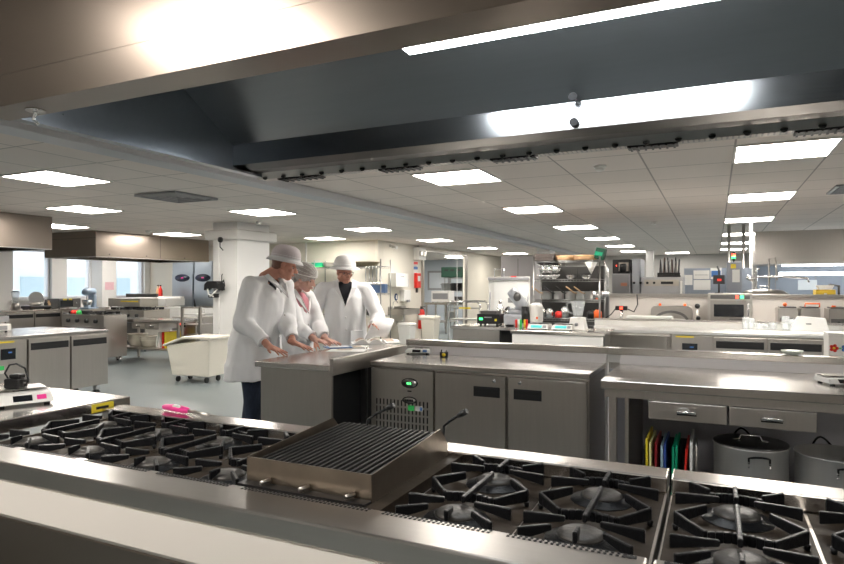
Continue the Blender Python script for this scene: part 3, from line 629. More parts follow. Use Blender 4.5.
def folds(seed, amp):
    def f(p):
        a = noise.noise(Vector((p.x * 7 + seed, p.y * 7, p.z * 2.2))) + .5 * noise.noise(Vector((p.x * 16 + seed, p.y * 16, p.z * 7)))
        return amp * a
    return f
def hand(mb, w, fd, up, ln=.18, flat=True, curl=.25, thumb=1, spread=.22):
    """palm + five fingers from wrist w along direction fd; up = back of the hand"""
    w = Vector(w); fd = Vector(fd).normalized(); up = (Vector(up) - fd * Vector(up).dot(fd)).normalized(); sd = fd.cross(up)
    pl = ln * .5
    for k, (o, L) in enumerate(((-1.5, .36), (-.5, .45), (.5, .49), (1.5, .43))):
        o = o if thumb > 0 else -o
        kn = w + fd * pl * (.98 if abs(o) < 1 else .90) + sd * o * ln * .105
        mb.cap(w + sd * o * ln * .06 + fd * ln * .04, kn, .014, .0125, 8)
        d0 = (fd + sd * o * spread - up * curl).normalized(); d1 = (fd + sd * o * spread - up * (curl * 2.4)).normalized()
        m = kn + d0 * ln * L * .55; e = m + d1 * ln * L * .47
        mb.cap(kn, m, .0098, .0086, 8); mb.cap(m, e, .0086, .0068, 8)
    s = thumb; b0 = w + fd * ln * .12 + sd * s * ln * .13; b1 = b0 + (fd * .6 + sd * s * .75 - up * .2).normalized() * ln * .24; b2 = b1 + (fd * .9 + sd * s * .35 - up * .25).normalized() * ln * .19
    mb.cap(b0, b1, .015, .0115, 8); mb.cap(b1, b2, .0105, .0085, 8)
    mb.cap(w - fd * .03, w + fd * ln * .2, .024, .020, 10)
def person(name_label, base, fdir, face, headc, chest, pelvis, arms, skin, hair_fn, hat_fn, shirt, coat_len, feet, vdepth, hs=1., trousers=True, seed=0, woman=False, tilt=0., bulk=1.):
    """all joint positions in the world; base = point on the floor"""
    B = Vector((base[0], base[1], 0)); t = thing('person', name_label, 'person', B)
    L = lambda p: Vector(p) - B
    f = Vector((fdir[0], fdir[1], 0)).normalized(); l = Vector((-f.y, f.x, 0))
    hc = L(headc); ch = L(chest); pe = L(pelvis)
    # head frame
    hf = Vector(face).normalized(); hl = Vector((-hf.y, hf.x, 0)).normalized(); hu = hf.cross(hl).normalized()
    if hu.z < 0: hu = -hu
    HM = Matrix((hl, hf, hu)).transposed().to_4x4()        # local x = left, y = forward, z = up
    def H(x, y, z): return hc + HM.to_3x3() @ Vector((x * hs, y * hs, z * hs))
    b = MB()
    b.ball(H(0, -.012, .035), (.074 * hs, .094 * hs, .088 * hs), HM, 20)       # cranium
    b.ball(H(0, .018, -.030), (.060 * hs, .070 * hs, .080 * hs), HM, 18)       # face
    b.ball(H(0, .048, -.088), (.034 * hs, .034 * hs, .026 * hs), HM, 12)       # chin
    b.cap(H(.048, -.005, -.062), H(.015, .055, -.092), .024 * hs, .018 * hs); b.cap(H(-.048, -.005, -.062), H(-.015, .055, -.092), .024 * hs, .018 * hs)
    b.cap(H(0, .086, .002), H(0, .108, -.030), .008 * hs, .0125 * hs); b.ball(H(.011, .098, -.034), .008 * hs); b.ball(H(-.011, .098, -.034), .008 * hs)
    b.cap(H(-.036, .074, .014), H(-.012, .084, .012), .0085 * hs, .0085 * hs); b.cap(H(.036, .074, .014), H(.012, .084, .012), .0085 * hs, .0085 * hs)
    for s in (-1, 1):
        b.ball(H(s * .074, -.008, -.012), (.008 * hs, .018 * hs, .030 * hs), HM, 12); b.ball(H(s * .042, .058, -.024), (.020 * hs, .018 * hs, .020 * hs), HM, 12)
    b.cap(H(-.016, .088, -.062), H(.016, .088, -.062), .0085 * hs, .0085 * hs)
    neck = ch + Vector((0, 0, .09)) + f * -.01
    b.cap(neck, H(0, -.028, -.045), .060 * (.85 if woman else 1), .055 * (.82 if woman else 1), 14)
    # torso, shoulders, arms, legs in one continuous surface
    sw = .165 if not woman else .135
    for q in range(7):
        u = q / 6; c = pe.lerp(ch, u); rx = (.135 + .03 * u) * (.86 if woman else 1); ry = (.105 + .01 * sin(u * 3)) * (.86 if woman else 1)
        b.ball(c, (ry, rx, .10), Matrix((f, l, Vector((0, 0, 1)))).transposed().to_4x4(), 14)
    hands = []
    cm = MB(); cuffs = []
    for A in arms:
        s, sh, el, wr, hd = A['s'], L(A['sh']), L(A['el']), L(A['wr']), A
        b.cap(ch + Vector((0, 0, .03)), sh, .07, .055, 12); b.cap(sh, el, .050, .042, 12); b.cap(el, wr, .040, .027, 12)
        if 'fd' in hd: hand(b, wr, hd['fd'], hd['up'], hd.get('ln', .18), curl=hd.get('curl', .25), thumb=hd['th'], spread=hd.get('spread', .22))
        cm.cap(ch + Vector((0, 0, .055)), sh, .070, .068, 14); cm.cap(sh, el, .072 * bulk, .072 * bulk, 14)
        we = el.lerp(wr, .80); cm.cap(el, el.lerp(wr, .4), .072 * bulk, .062, 14); cm.tube([el.lerp(wr, .3), we], [.060, .050], 14)
        cuffs.append((we, (we - el).normalized()))
    for s, hip, knee, ank in feet:
        hip, knee, ank = L(hip), L(knee), L(ank)
        b.cap(hip, knee, .085, .058, 12); b.cap(knee, ank, .056, .038, 12); b.cap(ank, ank + Vector((0, 0, -.04)), .038, .036, 10)
        b.cap(ank + f * -.02 + Vector((0, 0, -.045)), ank + f * .14 + Vector((0, 0, -.055)), .034, .028, 10)
    body = remeshed(b, 'body', skin, t, .0062, 3)
    # eyes, mouth
    for s in (-1, 1):
        e = MB().ball(H(s * .030, .062, -.004), .0125 * hs, None, 12).build('eye', EYEW, t); MB().ball(H(s * .030, .070, -.006), .0075 * hs, None, 8).build('iris', BLACK, e)
    MB().tube([H(-.020, .089, -.060), H(-.008, .0965, -.0575), H(.008, .0965, -.0575), H(.020, .089, -.060)], [.002, .0035, .0035, .002], 8).build('mouth', LIPM, t)
    hair_fn(t, H, HM, hs); hat_fn(t, H, HM, hs)
    # coat
    hem = coat_len
    k = .86 if woman else bulk
    FM = Matrix((f, l, Vector((0, 0, 1)))).transposed().to_4x4()
    n = 22
    rings = [(hem, .185, .245, -.02), (hem + .12, .180, .235, -.012), (.82, .172, .222, 0), (.95, .165, .212, 0), (1.08, .155, .205, .004), (1.2, .152, .205, .006), (1.32, .142, .200, .0), (1.40, .115, .175, -.008), (1.45, .092, .13, -.014), (1.49, .078, .090, -.014)]
    zc = ch.z; prev = None; vs0 = None
    zs = (ch.z + .10) / 1.49
    for (z, a, c, off) in rings:
        z2 = z if z <= .82 else .82 + (z - .82) * (ch.z + .10 - .82) / (1.49 - .82)
        u = max(0, min(1, (z2 - pe.z) / max(.01, (ch.z - pe.z)))); c0 = pe.lerp(ch, u) if z2 > pe.z else Vector((pe.x, pe.y, 0)); c0 = Vector((c0.x, c0.y, z2)) + f * off
        ring = [cm.bm.verts.new(c0 + f * (a * k * cos(2 * pi * i / n)) + l * (c * k * sin(2 * pi * i / n))) for i in range(n)]
        if prev:
            for i in range(n): cm._f([prev[i], prev[(i + 1) % n], ring[(i + 1) % n], ring[i]])
        else: cm._f(ring[::-1])
        prev = ring
    cm._f(prev)
    # wedge that opens the collar
    top = ch + Vector((0, 0, .16)); z0 = ch.z + .16; zb = ch.z - vdepth
    cu = MB(); nearp = ch + f * .02; farp = ch + f * .30
    def tri(c): return [Vector((c.x, c.y, z0)) + l * .085, Vector((c.x, c.y, z0)) - l * .085, Vector((c.x, c.y, zb))]
    A_ = [cu.bm.verts.new(p) for p in tri(nearp)]; Bv = [cu.bm.verts.new(p) for p in tri(farp)]
    cu._f(A_[::-1]); cu._f(Bv); 
    for i in range(3): cu._f([A_[i], A_[(i + 1) % 3], Bv[(i + 1) % 3], Bv[i]])
    cut = cu.build('cutter', DARK)
    coat = remeshed(cm, 'coat', COAT, t, .0095, 3, cut, folds(seed, .017))
    # shirt under the collar
    sm = MB(); sm.ball(ch + Vector((0, 0, -.04)) + f * .0, (.130, .158, .15), FM, 18); sm.cap(ch + Vector((0, 0, .04)) + f * .01, neck + Vector((0, 0, -.03)) + f * .018, .075, .058 * (.85 if woman else 1), 14)
    remeshed(sm, 'shirt', shirt, t, .012, 2)
    # lapels: two folded flaps along the V
    for s in (-1, 1):
        p0 = ch + Vector((0, 0, .125)) + l * s * .070 + f * .045; p1 = ch + Vector((0, 0, .04)) + l * s * .062 + f * .125 * k; p2 = ch + Vector((0, 0, -vdepth)) + f * .168 * k
        q1 = p1 + l * s * .055 - f * .012; q0 = p0 + l * s * .045 - Vector((0, 0, .02)) - f * .02
        g = MB(); th = f * .008
        v = [g.bm.verts.new(p) for p in (p0, p1, p2, q1, q0)]; v2 = [g.bm.verts.new(p + th) for p in (p0, p1, p2, q1, q0)]
        g._f(v[::-1]); g._f(v2)
        for i in range(5): g._f([v[i], v[(i + 1) % 5], v2[(i + 1) % 5], v2[i]])
        g.build('lapel', COAT, t)
    pb = MB(); a = ch + Vector((0, 0, -vdepth)) + f * .170 * k; bq = pe.lerp(ch, .0) + f * .180 * k; bq.z = hem + .06
    pts = [a, ch.lerp(pe, .5) + f * .168 * k, Vector((bq.x, bq.y, .85)), bq]
    for z in (.30, .62):
        c = a.lerp(pts[2], z); MB().ball(c + f * .004, .008, seg=8).build('button', WHITEP, t)
    pk = MB(); c = pe + l * .10 * k + f * .165 * k; bx('pocket', (-.005, -.07, -.10), (.006, .07, .05), COAT, t, .003).matrix_local = Matrix.Translation(c + Vector((0, 0, .0))) @ FM @ Matrix.Rotation(.35, 4, 'Z'); pk.bm.free()
    for we, d in cuffs: MB().tube([we - d * .012, we + d * .010], [.0535, .0525], 18, cap=False).tube([we + d * .010, we - d * .012], [.0475, .0475], 18, cap=False).build('cuff', COAT, t)
    if trousers:
        g = MB()
        for s, hip, knee, ank in feet:
            hip, knee, ank = L(hip), L(knee), L(ank); g.cap(hip + Vector((0, 0, -.02)), knee, .104, .078, 14); g.cap(knee, ank + Vector((0, 0, .0)), .078, .064, 14)
        remeshed(g, 'trousers', NAVY, t, .014, 2, None, folds(seed + 5, .010))
        for s, hip, knee, ank in feet:
            a = L(ank); sh = MB().cap(a - f * .03 + Vector((0, 0, -.050)), a + f * .06 + Vector((0, 0, -.050)), .046, .044, 12).cap(a + f * .06 + Vector((0, 0, -.052)), a + f * .16 + Vector((0, 0, -.058)), .044, .036, 12); remeshed(sh, 'shoe', BLACK, t, .010, 2)
    return t, H, HM
def trilby(hatm, crown, cz=.045, r=.112, h=.095, brim=.055, tiltf=0.):
    def fn(t, H, HM, hs):
        o = H(0, -.008, cz); M = Matrix.Translation(o) @ HM @ Matrix.Rotation(tiltf, 4, 'X')
        MB().lathe([(r * .90, 0), (r * .93, .02), (r * .88, h * .5), (r * .74, h * .80), (r * .48, h * .96), (r * .2, h), (0, h), (0, h * .94), (r * .66, h * .75), (r * .82, .02), (r * .82, 0)], (0, 0, 0), 32, M, 1, 1.18).build('hat_crown', crown, t)
        bo = MB().lathe([(r * .84, .004), (r, .006), (r + brim * .6, -.004), (r + brim, -.020), (r + brim, -.026), (r + brim * .5, -.012), (r * .84, -.004)], (0, 0, 0), 40, M, .92, 1.12).build('hat_brim', hatm, t)
        MB().lathe([(r * .905, .004), (r * .925, .008), (r * .92, .030), (r * .88, .030)], (0, 0, 0), 36, M, 1, 1.18).build('hat_band', COAT, t)
    return fn
def short_hair(col):
    def fn(t, H, HM, hs):
        b = MB().ball(H(0, -.030, .030), (.076 * hs, .082 * hs, .078 * hs), HM, 18).ball(H(0, -.050, -.020), (.062 * hs, .052 * hs, .055 * hs), HM, 14); remeshed(b, 'hair', col, t, .008, 2)
    return fn
def hair_net(t, H, HM, hs):
    b = MB().ball(H(0, -.024, .045), (.102 * hs, .118 * hs, .096 * hs), HM, 20).ball(H(0, -.100, -.010), (.082 * hs, .068 * hs, .070 * hs), HM, 16)
    hr = remeshed(b, 'hair', HAIRN, t, .007, 3)
    for k in range(9):
        a = radians(-80 + 20 * k); P = []
        for j in range(13):
            q = radians(-20 + 220 * j / 12); P.append(H(1.1 * .098 * sin(a) * sin(max(0, min(pi, q))) * 1.0, -.024 + .124 * cos(q), .045 + .102 * abs(sin(q)) * cos(a) if q > 0 else .045 + .09 * sin(q)))
        MB().tube(P, .0014, 5).build('net_strand', WHITEP, t)
    MB().tube([H(.100 * cos(2 * pi * k / 28), -.020 + .117 * sin(2 * pi * k / 28), .030 + .012 * sin(2 * pi * k / 28)) for k in range(28)], .0045, 6, closed=True).build('net_band', WHITEP, t)
# man on the left, leaning with both hands on the table
TZ = .90
m1 = person('man in white coat and mesh hat leaning both hands on the table, left', (-3.36, 4.08), (.97, .22), (.80, .55, -.30), (-3.255, 4.20, 1.595), (-3.38, 4.12, 1.395), (-3.46, 4.05, .95),
    [dict(s=-1, sh=(-3.36, 3.92, 1.42), el=(-3.37, 3.84, 1.13), wr=(-3.06, 3.76, .962), fd=(.75, -.02, -.22), up=(.2, 0, 1), th=1, curl=.10, spread=.30),
     dict(s=1, sh=(-3.32, 4.29, 1.42), el=(-3.27, 4.23, 1.14), wr=(-3.04, 4.03, .970), fd=(.85, .12, -.26), up=(.2, 0, 1), th=-1, curl=.10, spread=.30)],
    SKINR, short_hair(mat('cropped_hair', (.20, .10, .07), 0, .7)), trilby(HATM, HATG, r=.115, h=.122, brim=.024, tiltf=.10), BLACKF, .66,
    [(-1, (-3.42, 3.97, .88), (-3.40, 3.97, .48), (-3.46, 3.97, .10)), (1, (-3.42, 4.16, .88), (-3.38, 4.17, .48), (-3.44, 4.18, .10))], .07, 1.04, True, 1., bulk=1.13)
# woman in the middle
m2 = person('woman in a white coat and white hairnet between the two men, looking down', (-3.42, 4.60), (.93, .05), (.88, .12, -.34), (-3.335, 4.60, 1.49), (-3.45, 4.60, 1.27), (-3.46, 4.58, .90),
    [dict(s=-1, sh=(-3.43, 4.46, 1.31), el=(-3.34, 4.48, 1.07), wr=(-3.11, 4.43, .96), fd=(.85, .05, -.18), up=(.1, 0, 1), th=1, ln=.165, curl=.12),
     dict(s=1, sh=(-3.41, 4.74, 1.31), el=(-3.28, 4.72, 1.05), wr=(-3.05, 4.50, .96), fd=(.85, -.1, -.18), up=(.1, 0, 1), th=-1, ln=.165, curl=.12)],
    SKINP, hair_net, lambda *a: None, PINKF, .64,
    [(-1, (-3.46, 4.50, .85), (-3.45, 4.50, .47), (-3.48, 4.50, .10)), (1, (-3.46, 4.66, .85), (-3.44, 4.67, .47), (-3.47, 4.68, .10))], .10, 1.0, True, 7., True)
# man at the far end, holding a sheet
def specs(t, H, HM, hs):
    g = MB()
    for s in (-1, 1):
        g.tube([H(s * .032 + .024 * cos(2 * pi * k / 14), .096 - abs(s * .032 + .024 * cos(2 * pi * k / 14)) * .18, -.004 + .015 * sin(2 * pi * k / 14)) for k in range(14)], .0022, 6, closed=True)
        g.tube([H(s * .056, .086, .002), H(s * .078, .05, .002), H(s * .080, -.01, .0)], .0022, 6)
    g.tube([H(-.008, .098, .0), H(.008, .098, .0)], .002, 6); g.build('glasses', BLACK, t)
def hat3(t, H, HM, hs): trilby(HATM, HATM, r=.116, h=.118, brim=.045, tiltf=.16)(t, H, HM, hs); specs(t, H, HM, hs)
m3 = person('man in glasses and white hat behind the far table end holding a sheet', (-3.36, 5.34), (.55, -.83), (.80, -.52, -.22), (-3.345, 5.27, 1.565), (-3.36, 5.30, 1.365), (-3.37, 5.34, .93),
    [dict(s=-1, sh=(-3.55, 5.20, 1.39), el=(-3.64, 5.10, 1.08), wr=(-3.50, 4.96, .92), fd=(.4, -.5, -.5), up=(.3, -.6, .6), th=1),
     dict(s=1, sh=(-3.19, 5.41, 1.39), el=(-3.03, 5.40, 1.10), wr=(-2.97, 5.16, 1.03), fd=(.62, -.4, .10), up=(.2, .6, .8), th=-1, curl=.35, spread=.08)],
    SKINR, short_hair(mat('grey_hair', (.20, .18, .16), 0, .8, .5, (120, 120, 120), .3)), hat3, BLACKF, .66,
    [(-1, (-3.46, 5.28, .88), (-3.44, 5.26, .48), (-3.47, 5.27, .10)), (1, (-3.29, 5.40, .88), (-3.26, 5.38, .48), (-3.27, 5.40, .10))], .14, 1.0, True, 13.)
# ======================= MAGAZINES ON THE PREPARATION TABLE =======================
PRINT = mat('printed_food_photo', (.42, .30, .22), 0, .4, 0, (22, 22, 22), .9)
def sheet(name, label, cat, u, v, w, d, rz, img=((-.3, .0, .1, .35),), m=PAPER, th=.002, z=.9002):
    x, y = onz(u, v, z); t = thing(name, label, cat, (x, y, z), rz); bx('page', (-w / 2, -d / 2, 0), (w / 2, d / 2, th), m, t)
    for a, b, c, e in img: bx('printed_picture', (a * w, b * d, th + .0002), (c * w, e * d, th + .0008), PRINT, t)
    return t
def open_magazine(label, u, v, w, d, rz, lift=.035, z=.9002, sag=1.):
    x, y = onz(u, v, z); t = thing('magazine', label, 'magazine', (x, y, z), rz)
    for s in (-1, 1):
        g = MB(); top = []; bot = []
        for k in range(9):
            q = k / 8; zz = .006 + lift * sin(pi * min(1, q * 1.15)) * (1 - q * .4) * sag; top.append((s * q * w, zz)); bot.append((s * q * w, .0))
        poly = top + bot[::-1]; g.prism(poly, -d / 2, d / 2, 'y', Matrix.Identity(4)); g.build('pages', PAPER, t)
        g = MB(); P = [(p[0], p[1] + .0006) for p in top[1:7]]; poly = P + [(p[0], p[1] + .0008) for p in P[::-1]]; g.prism(poly, -d * .40 if s > 0 else -.05, d * .15 if s > 0 else d * .42, 'y', Matrix.Identity(4)); g.build('printed_picture', PRINT, t)
    bx('cover', (-w, -d / 2 - .002, -.0001), (w, d / 2 + .002, .0002), BLUE, t)
    return t
open_magazine('open magazine with curling pages on the preparation table', 368, 343, .15, .22, radians(35), .04)
open_magazine('second open magazine at the far right corner of the preparation table', 388, 342.5, .10, .15, radians(-30), .03)
sheet('paper_sheet', 'white sheet with a printed picture in front of the open magazine', 'paper', 347, 350.5, .30, .20, radians(20))
sheet('folder', 'blue folder lying by the woman\'s hands', 'folder', 338, 347.2, .22, .16, radians(50), (), BLUE, .004)
sheet('paper_sheet', 'plain white page lying on the blue folder', 'paper', 339, 346.6, .17, .12, radians(42), (), PAPER, .001, .9046)
sheet('paper_sheet', 'printed page half under the curling magazine', 'paper', 357, 346.5, .16, .14, radians(60), ((-.4, -.4, .2, .1), (-.1, .2, .4, .4)), PAPER, .001, .9002)
t = thing('paper_sheet', 'curved white page held up by the man with glasses', 'paper', (-2.95, 5.02, 1.00), radians(15)); g = MB(); n = 10
A = [[(-.02 + .22 * i / n + .05 * j, -.03 * sin(pi * i / n) + .10 * j, -.09 + .17 * j + .04 * sin(pi * i / n * .8)) for i in range(n + 1)] for j in (0, .5, 1)]
vs = [[g.bm.verts.new(p) for p in r_] for r_ in A]
for j in range(2):
    for i in range(n): g._f([vs[j][i], vs[j][i + 1], vs[j + 1][i + 1], vs[j + 1][i]], True)
o = g.build('page', mat('printed_page', (.86, .86, .86), 0, .6, 0, (40, 40, 90), .12), t); q = o.modifiers.new('solid', 'SOLIDIFY'); q.thickness = .0015
# ======================= GENERIC BACKGROUND BUILDERS =======================
def spot(name, label, cat, u, v, Y, z=None, rz=0, group=None):
    """a thing whose base centre projects near (u, v) at depth Y"""
    X, Z = ony(u, v, Y); return thing(name, label, cat, (X, Y, Z if z is None else z), rz, group)
def wd(px, Y, u=560): return abs(ony(u + px / 2, 286, Y)[0] - ony(u - px / 2, 286, Y)[0])
def bowl(t, r, h, m, c=(0, 0, 0), name='bowl'): return MB().lathe([(0, 0), (r * .6, 0), (r * .85, h * .4), (r, h), (r * 1.04, h), (r * .97, h * .98), (r * .8, h * .4), (r * .55, .006), (0, .006)], c, 28).build(name, m, t)
def saucepan(x, y, z, r, h, label, ang, m=None, hm=None, lid=False, group=None):
    t = thing('saucepan', label, 'pan', (x, y, z), ang, group)
    MB().lathe([(0, 0), (r * .95, 0), (r, .01), (r, h), (r + .004, h), (r - .004, h - .002), (r - .006, .01), (0, .008)], n=24).build('pan_body', m or ALU, t)
    MB().tube([(0, -r, h * .75), (0, -r - .06, h * .85), (0, -r - .14, h + .035), (0, -r - .2, h + .07)], [.008, .010, .012, .010], 8).build('handle', hm or BLACK, t)
    if lid: MB().lathe([(r, h + .001), (r * .6, h + .012), (0, h + .016)], n=24).ball((0, 0, h + .026), .012, seg=8).build('lid', CHROME, t)
    return t
RACKM = mat('dull_chrome_wire', (.34, .34, .33), 1, .3)
def wire_rack(label, x0, x1, y0, y1, zs, H, name='wire_rack', m=RACKM, cat='rack', nw=14):
    t = thing(name, label, cat, ((x0 + x1) / 2, (y0 + y1) / 2, 0)); a, b = (x1 - x0) / 2, (y1 - y0) / 2
    for sx in (-1, 1):
        for sy in (-1, 1): MB().tube([(sx * a, sy * b, 0), (sx * a, sy * b, H)], .013, 10).build('post', m, t)
    for z in zs:
        g = MB().tube([(-a, -b, z), (a, -b, z), (a, b, z), (-a, b, z)], .006, 6, closed=True).tube([(-a, -b, z - .03), (a, -b, z - .03)], .004, 6).tube([(-a, b, z - .03), (a, b, z - .03)], .004, 6)
        for k in range(nw): x = -a + 2 * a * (k + .5) / nw; g.tube([(x, -b, z - .03), (x, -b, z + .004), (x, b, z + .004), (x, b, z - .03)], .0028, 5)
        g.build('shelf', m, t)
    return t
def cabinet(name, label, cat, x, y, z, w, d, h, m=STEEL, rz=0, parts=(), bev=.006, feet=True):
    """body box plus listed parts (name, a, b, mat) in local metres; front at local y = 0"""
    t = thing(name, label, cat, (x, y, z), rz); f = .02 if feet else 0
    bx('body', (0, 0, f), (w, d, h), m, t, bev)
    if feet:
        for sx in (.04, w - .04):
            for sy in (.04, d - .04): MB().lathe([(.014, 0), (.014, f)], (sx, sy, 0), 8).build('foot', BLACK, t)
    for nm, a, b, mm in parts:
        if nm == 'knob': MB().lathe([(.02, 0), (.016, .022), (0, .024)], n=14, M=Matrix.Translation((a, -.0005, b)) @ Matrix.Rotation(R90, 4, 'X')).build('knob', mm, t)
        else: bx(nm, a, b, mm, t, .002)
    return t
# ======================= COLUMN DEVICE, INGREDIENT BIN =======================
x, z = ony(215.5, 287, 8.0); t = thing('wall_device', 'black wall device with white prongs and curly cable on the white column', 'device', (x, 8.0, z - .08))
MB().prism([(-.17, .02), (-.16, .13), (-.10, .18), (.10, .18), (.16, .13), (.17, .02), (.10, .06), (-.10, .06)], -.10, .045, 'y').build('housing', BLACK, t, .01)
MB().tube([(-.12, -.06, .06), (-.06, -.10, -.04), (.05, -.10, -.08)], .014, 8).tube([(.12, -.06, .06), (.06, -.10, -.02), (-.03, -.10, -.08)], .012, 8).build('white_prong', WHITEP, t)
bx('cradle', (-.09, -.08, -.10), (.10, -.02, -.03), BLACK, t, .01); bx('bracket', (-.03, -.02, .0), (.03, .068, .10), GREYP, t)
MB().tube([(.14, 0, .14), (.19, -.01, .20), (.21, -.01, .10), (.16, -.02, .02)] , .010, 8).tube([(.14, 0, .16), (.12, .02, .28), (.13, .03, .30)], .008, 8).build('cable', BLACK, t)
x, z = ony(223, 240, 8.0); t = thing('wall_socket', 'black round plug on the collar of the white column', 'plug', (x, 7.95, z)); MB().lathe([(.05, 0), (.045, .03), (0, .032)], n=16, M=Matrix.Rotation(R90, 4, 'X')).build('plug_head', BLACK, t); MB().tube([(0, -.02, -.03), (.01, -.03, -.12), (.06, -.01, -.18)], .009, 6).build('cable', BLACK, t)
x, y = onz(176, 379, .0); t = thing('ingredient_bin', 'cream wheeled ingredient bin with sloping lid in front of the white column', 'bin', (-6.98, 6.95, 0), radians(6)); t.scale = (.88, .88, .94)
MB().hexa([(-.38, -.20, .10), (.36, -.20, .10), (.36, .22, .10), (-.38, .22, .10), (-.45, -.26, .58), (.43, -.26, .68), (.43, .28, .68), (-.45, .28, .58)]).build('tub', CREAMP, t, .02)
MB().hexa([(-.50, -.29, .56), (-.10, -.29, .69), (-.10, .31, .69), (-.50, .31, .56), (-.50, -.29, .59), (-.10, -.29, .725), (-.10, .31, .725), (-.50, .31, .59)]).build('front_flap', CREAMP, t, .01)
bx('lid', (-.098, -.29, .69), (.46, .31, .725), CREAMP, t, .01)
for sx in (-.30, .28):
    for sy in (-.14, .16): c = MB().tube([(sx - .015, sy, .045), (sx + .015, sy, .045)], .045, 16).build('castor', RUBBER, t); bx('castor_fork', (sx - .03, sy - .025, .091), (sx + .03, sy + .025, .10), CHROME, c)
# ======================= LEFT SIDE =======================
ya, yb, yc = onx(27.5, 335, -7.08)[0], onx(69, 333, -7.08)[0], onx(108, 331, -7.08)[0]
y0_ = ya - 2 * (ya - onx(10, 345, -7.08)[0])
t = counter_fridge(-7.08, y0_, yc - y0_, .62, 'stainless island fridge with castors and two tall doors at the left edge', panel='left', pw=ya - y0_, H=.86, rz=R90, wheels=True, grille=False, hand=-1, base=.16)
t = counter_fridge(-8.35, yc, yc - y0_, .62, 'second island fridge backing onto the nearest left one', panel=None, ndoor=2, H=.86, rz=-R90, hand=-1, base=.16)
for ch in list(t.children): pass
cabinet('label_scale', 'white counter scale with a keypad on the left island', 'scale', -7.75, onx(2, 318, -7.6)[0] - .1, .86, .30, .30, .10, WHITEP, R90, [('display', (.04, -.02, .13), (.26, .02, .20), GREYP), ('pole', (.13, .0, .10), (.17, .03, .13), GREYP), ('keypad', (.05, -.004, .03), (.25, -.0005, .08), GREYP)])
t = counter_fridge(-13.95, onx(3, 309, -13.95)[0] - .6, 3.2, .62, 'long stainless counter below the windows', ndoor=5, panel=None, H=.88, rz=R90, hand=-1, base=.12)
def W1(u, v): return onx(u, v, -14.2)[0]
cabinet('microwave', 'dark oven box with yellow stickers on the window counter', 'oven', -13.99, W1(53, 308), .88, W1(75, 308) - W1(53, 308), .45, .24, DSTEEL, R90, [('door_glass', (.04, -.004, .05), (.36, -.0005, .2), SCREEN), ('sticker', (.10, -.006, .20), (.20, -.0045, .235), YELLOW), ('sticker', (.25, -.006, .20), (.33, -.0045, .235), YELLOW), ('knob', .44, .12, CHROME)])
def food_mixer(label, x, y, z, s, m, rz, bowlm=CHROME, name='food_mixer'):
    t = thing(name, label, 'mixer', (x, y, z), rz)
    MB().box((-.10 * s, -.17 * s, 0), (.10 * s, .17 * s, .04 * s)).build('base', m, t, .02 * s); MB().box((-.07 * s, .05 * s, .04 * s), (.07 * s, .16 * s, .30 * s)).build('stand', m, t, .03 * s)
    MB().tube([(0, .17 * s, .33 * s), (0, .12 * s, .35 * s), (0, -.12 * s, .35 * s), (0, -.19 * s, .33 * s)], [.05 * s, .08 * s, .075 * s, .04 * s], 14).build('head', m, t)
    bowl(t, .10 * s, .14 * s, bowlm, (0, -.06 * s, .045 * s), 'mixing_bowl'); MB().tube([(0, -.08 * s, .10 * s), (0, -.08 * s, .27 * s)], .012 * s, 8).build('beater', CHROME, t)
    return t
food_mixer('pale blue stand mixer beside the white window pillar', -13.4 + .1, onx(90, 306, -13.3)[0] - .02, .88, 1.15, mat('pale_blue_enamel', (.35, .45, .58), 0, .3), radians(20))
cabinet('side_unit', 'narrow steel cabinet under the pale blue mixer', 'cabinet', -13.15, onx(90, 306, -13.3)[0] - .3, 0, .6, .4, .879, STEELV, R90, [('door', (.02, -.012, .1), (.58, -.0005, .84), STEEL)], feet=False)
t = thing('meat_slicer', 'small steel and black slicer on the window counter', 'slicer', (-14.1, W1(27, 310) + .15, .88), R90); bx('base', (-.25, -.18, .02), (.25, .18, .09), BLACK, t, .02); MB().tube([(-.02, -.02, .26), (.02, .02, .26)], .15, 24).build('blade', CHROME, t); bx('motor', (-.06, .03, .09), (.10, .16, .22), STEEL, t, .02); bx('carriage', (-.22, -.17, .1), (-.03, -.05, .16), STEEL, t, .01)
for sx in (-.2, .2): bx('foot', (sx - .02, -.15, 0), (sx + .02, .15, .02), BLACK, t)
t = thing('blender', 'tall blender with a clear jug on the window counter', 'blender', (-14.05, W1(27, 306) - .35, .88), R90); MB().lathe([(.09, 0), (.08, .14), (.06, .16)], n=20).build('base', STEEL, t); MB().lathe([(.055, .165), (.085, .40), (.08, .40), (.05, .17)], n=20).build('jug', GLASS, t); MB().lathe([(.085, .402), (.05, .43), (0, .43)], n=16).build('lid', BLACK, t)
for i, (u, m, l) in enumerate(((39, WHITEP, 'white bottle right of the slicer on the window counter'), (43, BLACK, 'black bottle next to the dark oven box'), (46, WOOD, 'tan jar beside the dark oven box'))):
    t = thing('bottle', l, 'bottle', (-14.1, W1(u, 306), .88)); MB().lathe([(.045, 0), (.045, .13), (.02, .17), (.02, .20), (0, .20)], n=16).build('body', m, t); MB().lathe([(.022, .201), (.022, .225), (0, .225)], n=12).build('cap', BLACK, t)
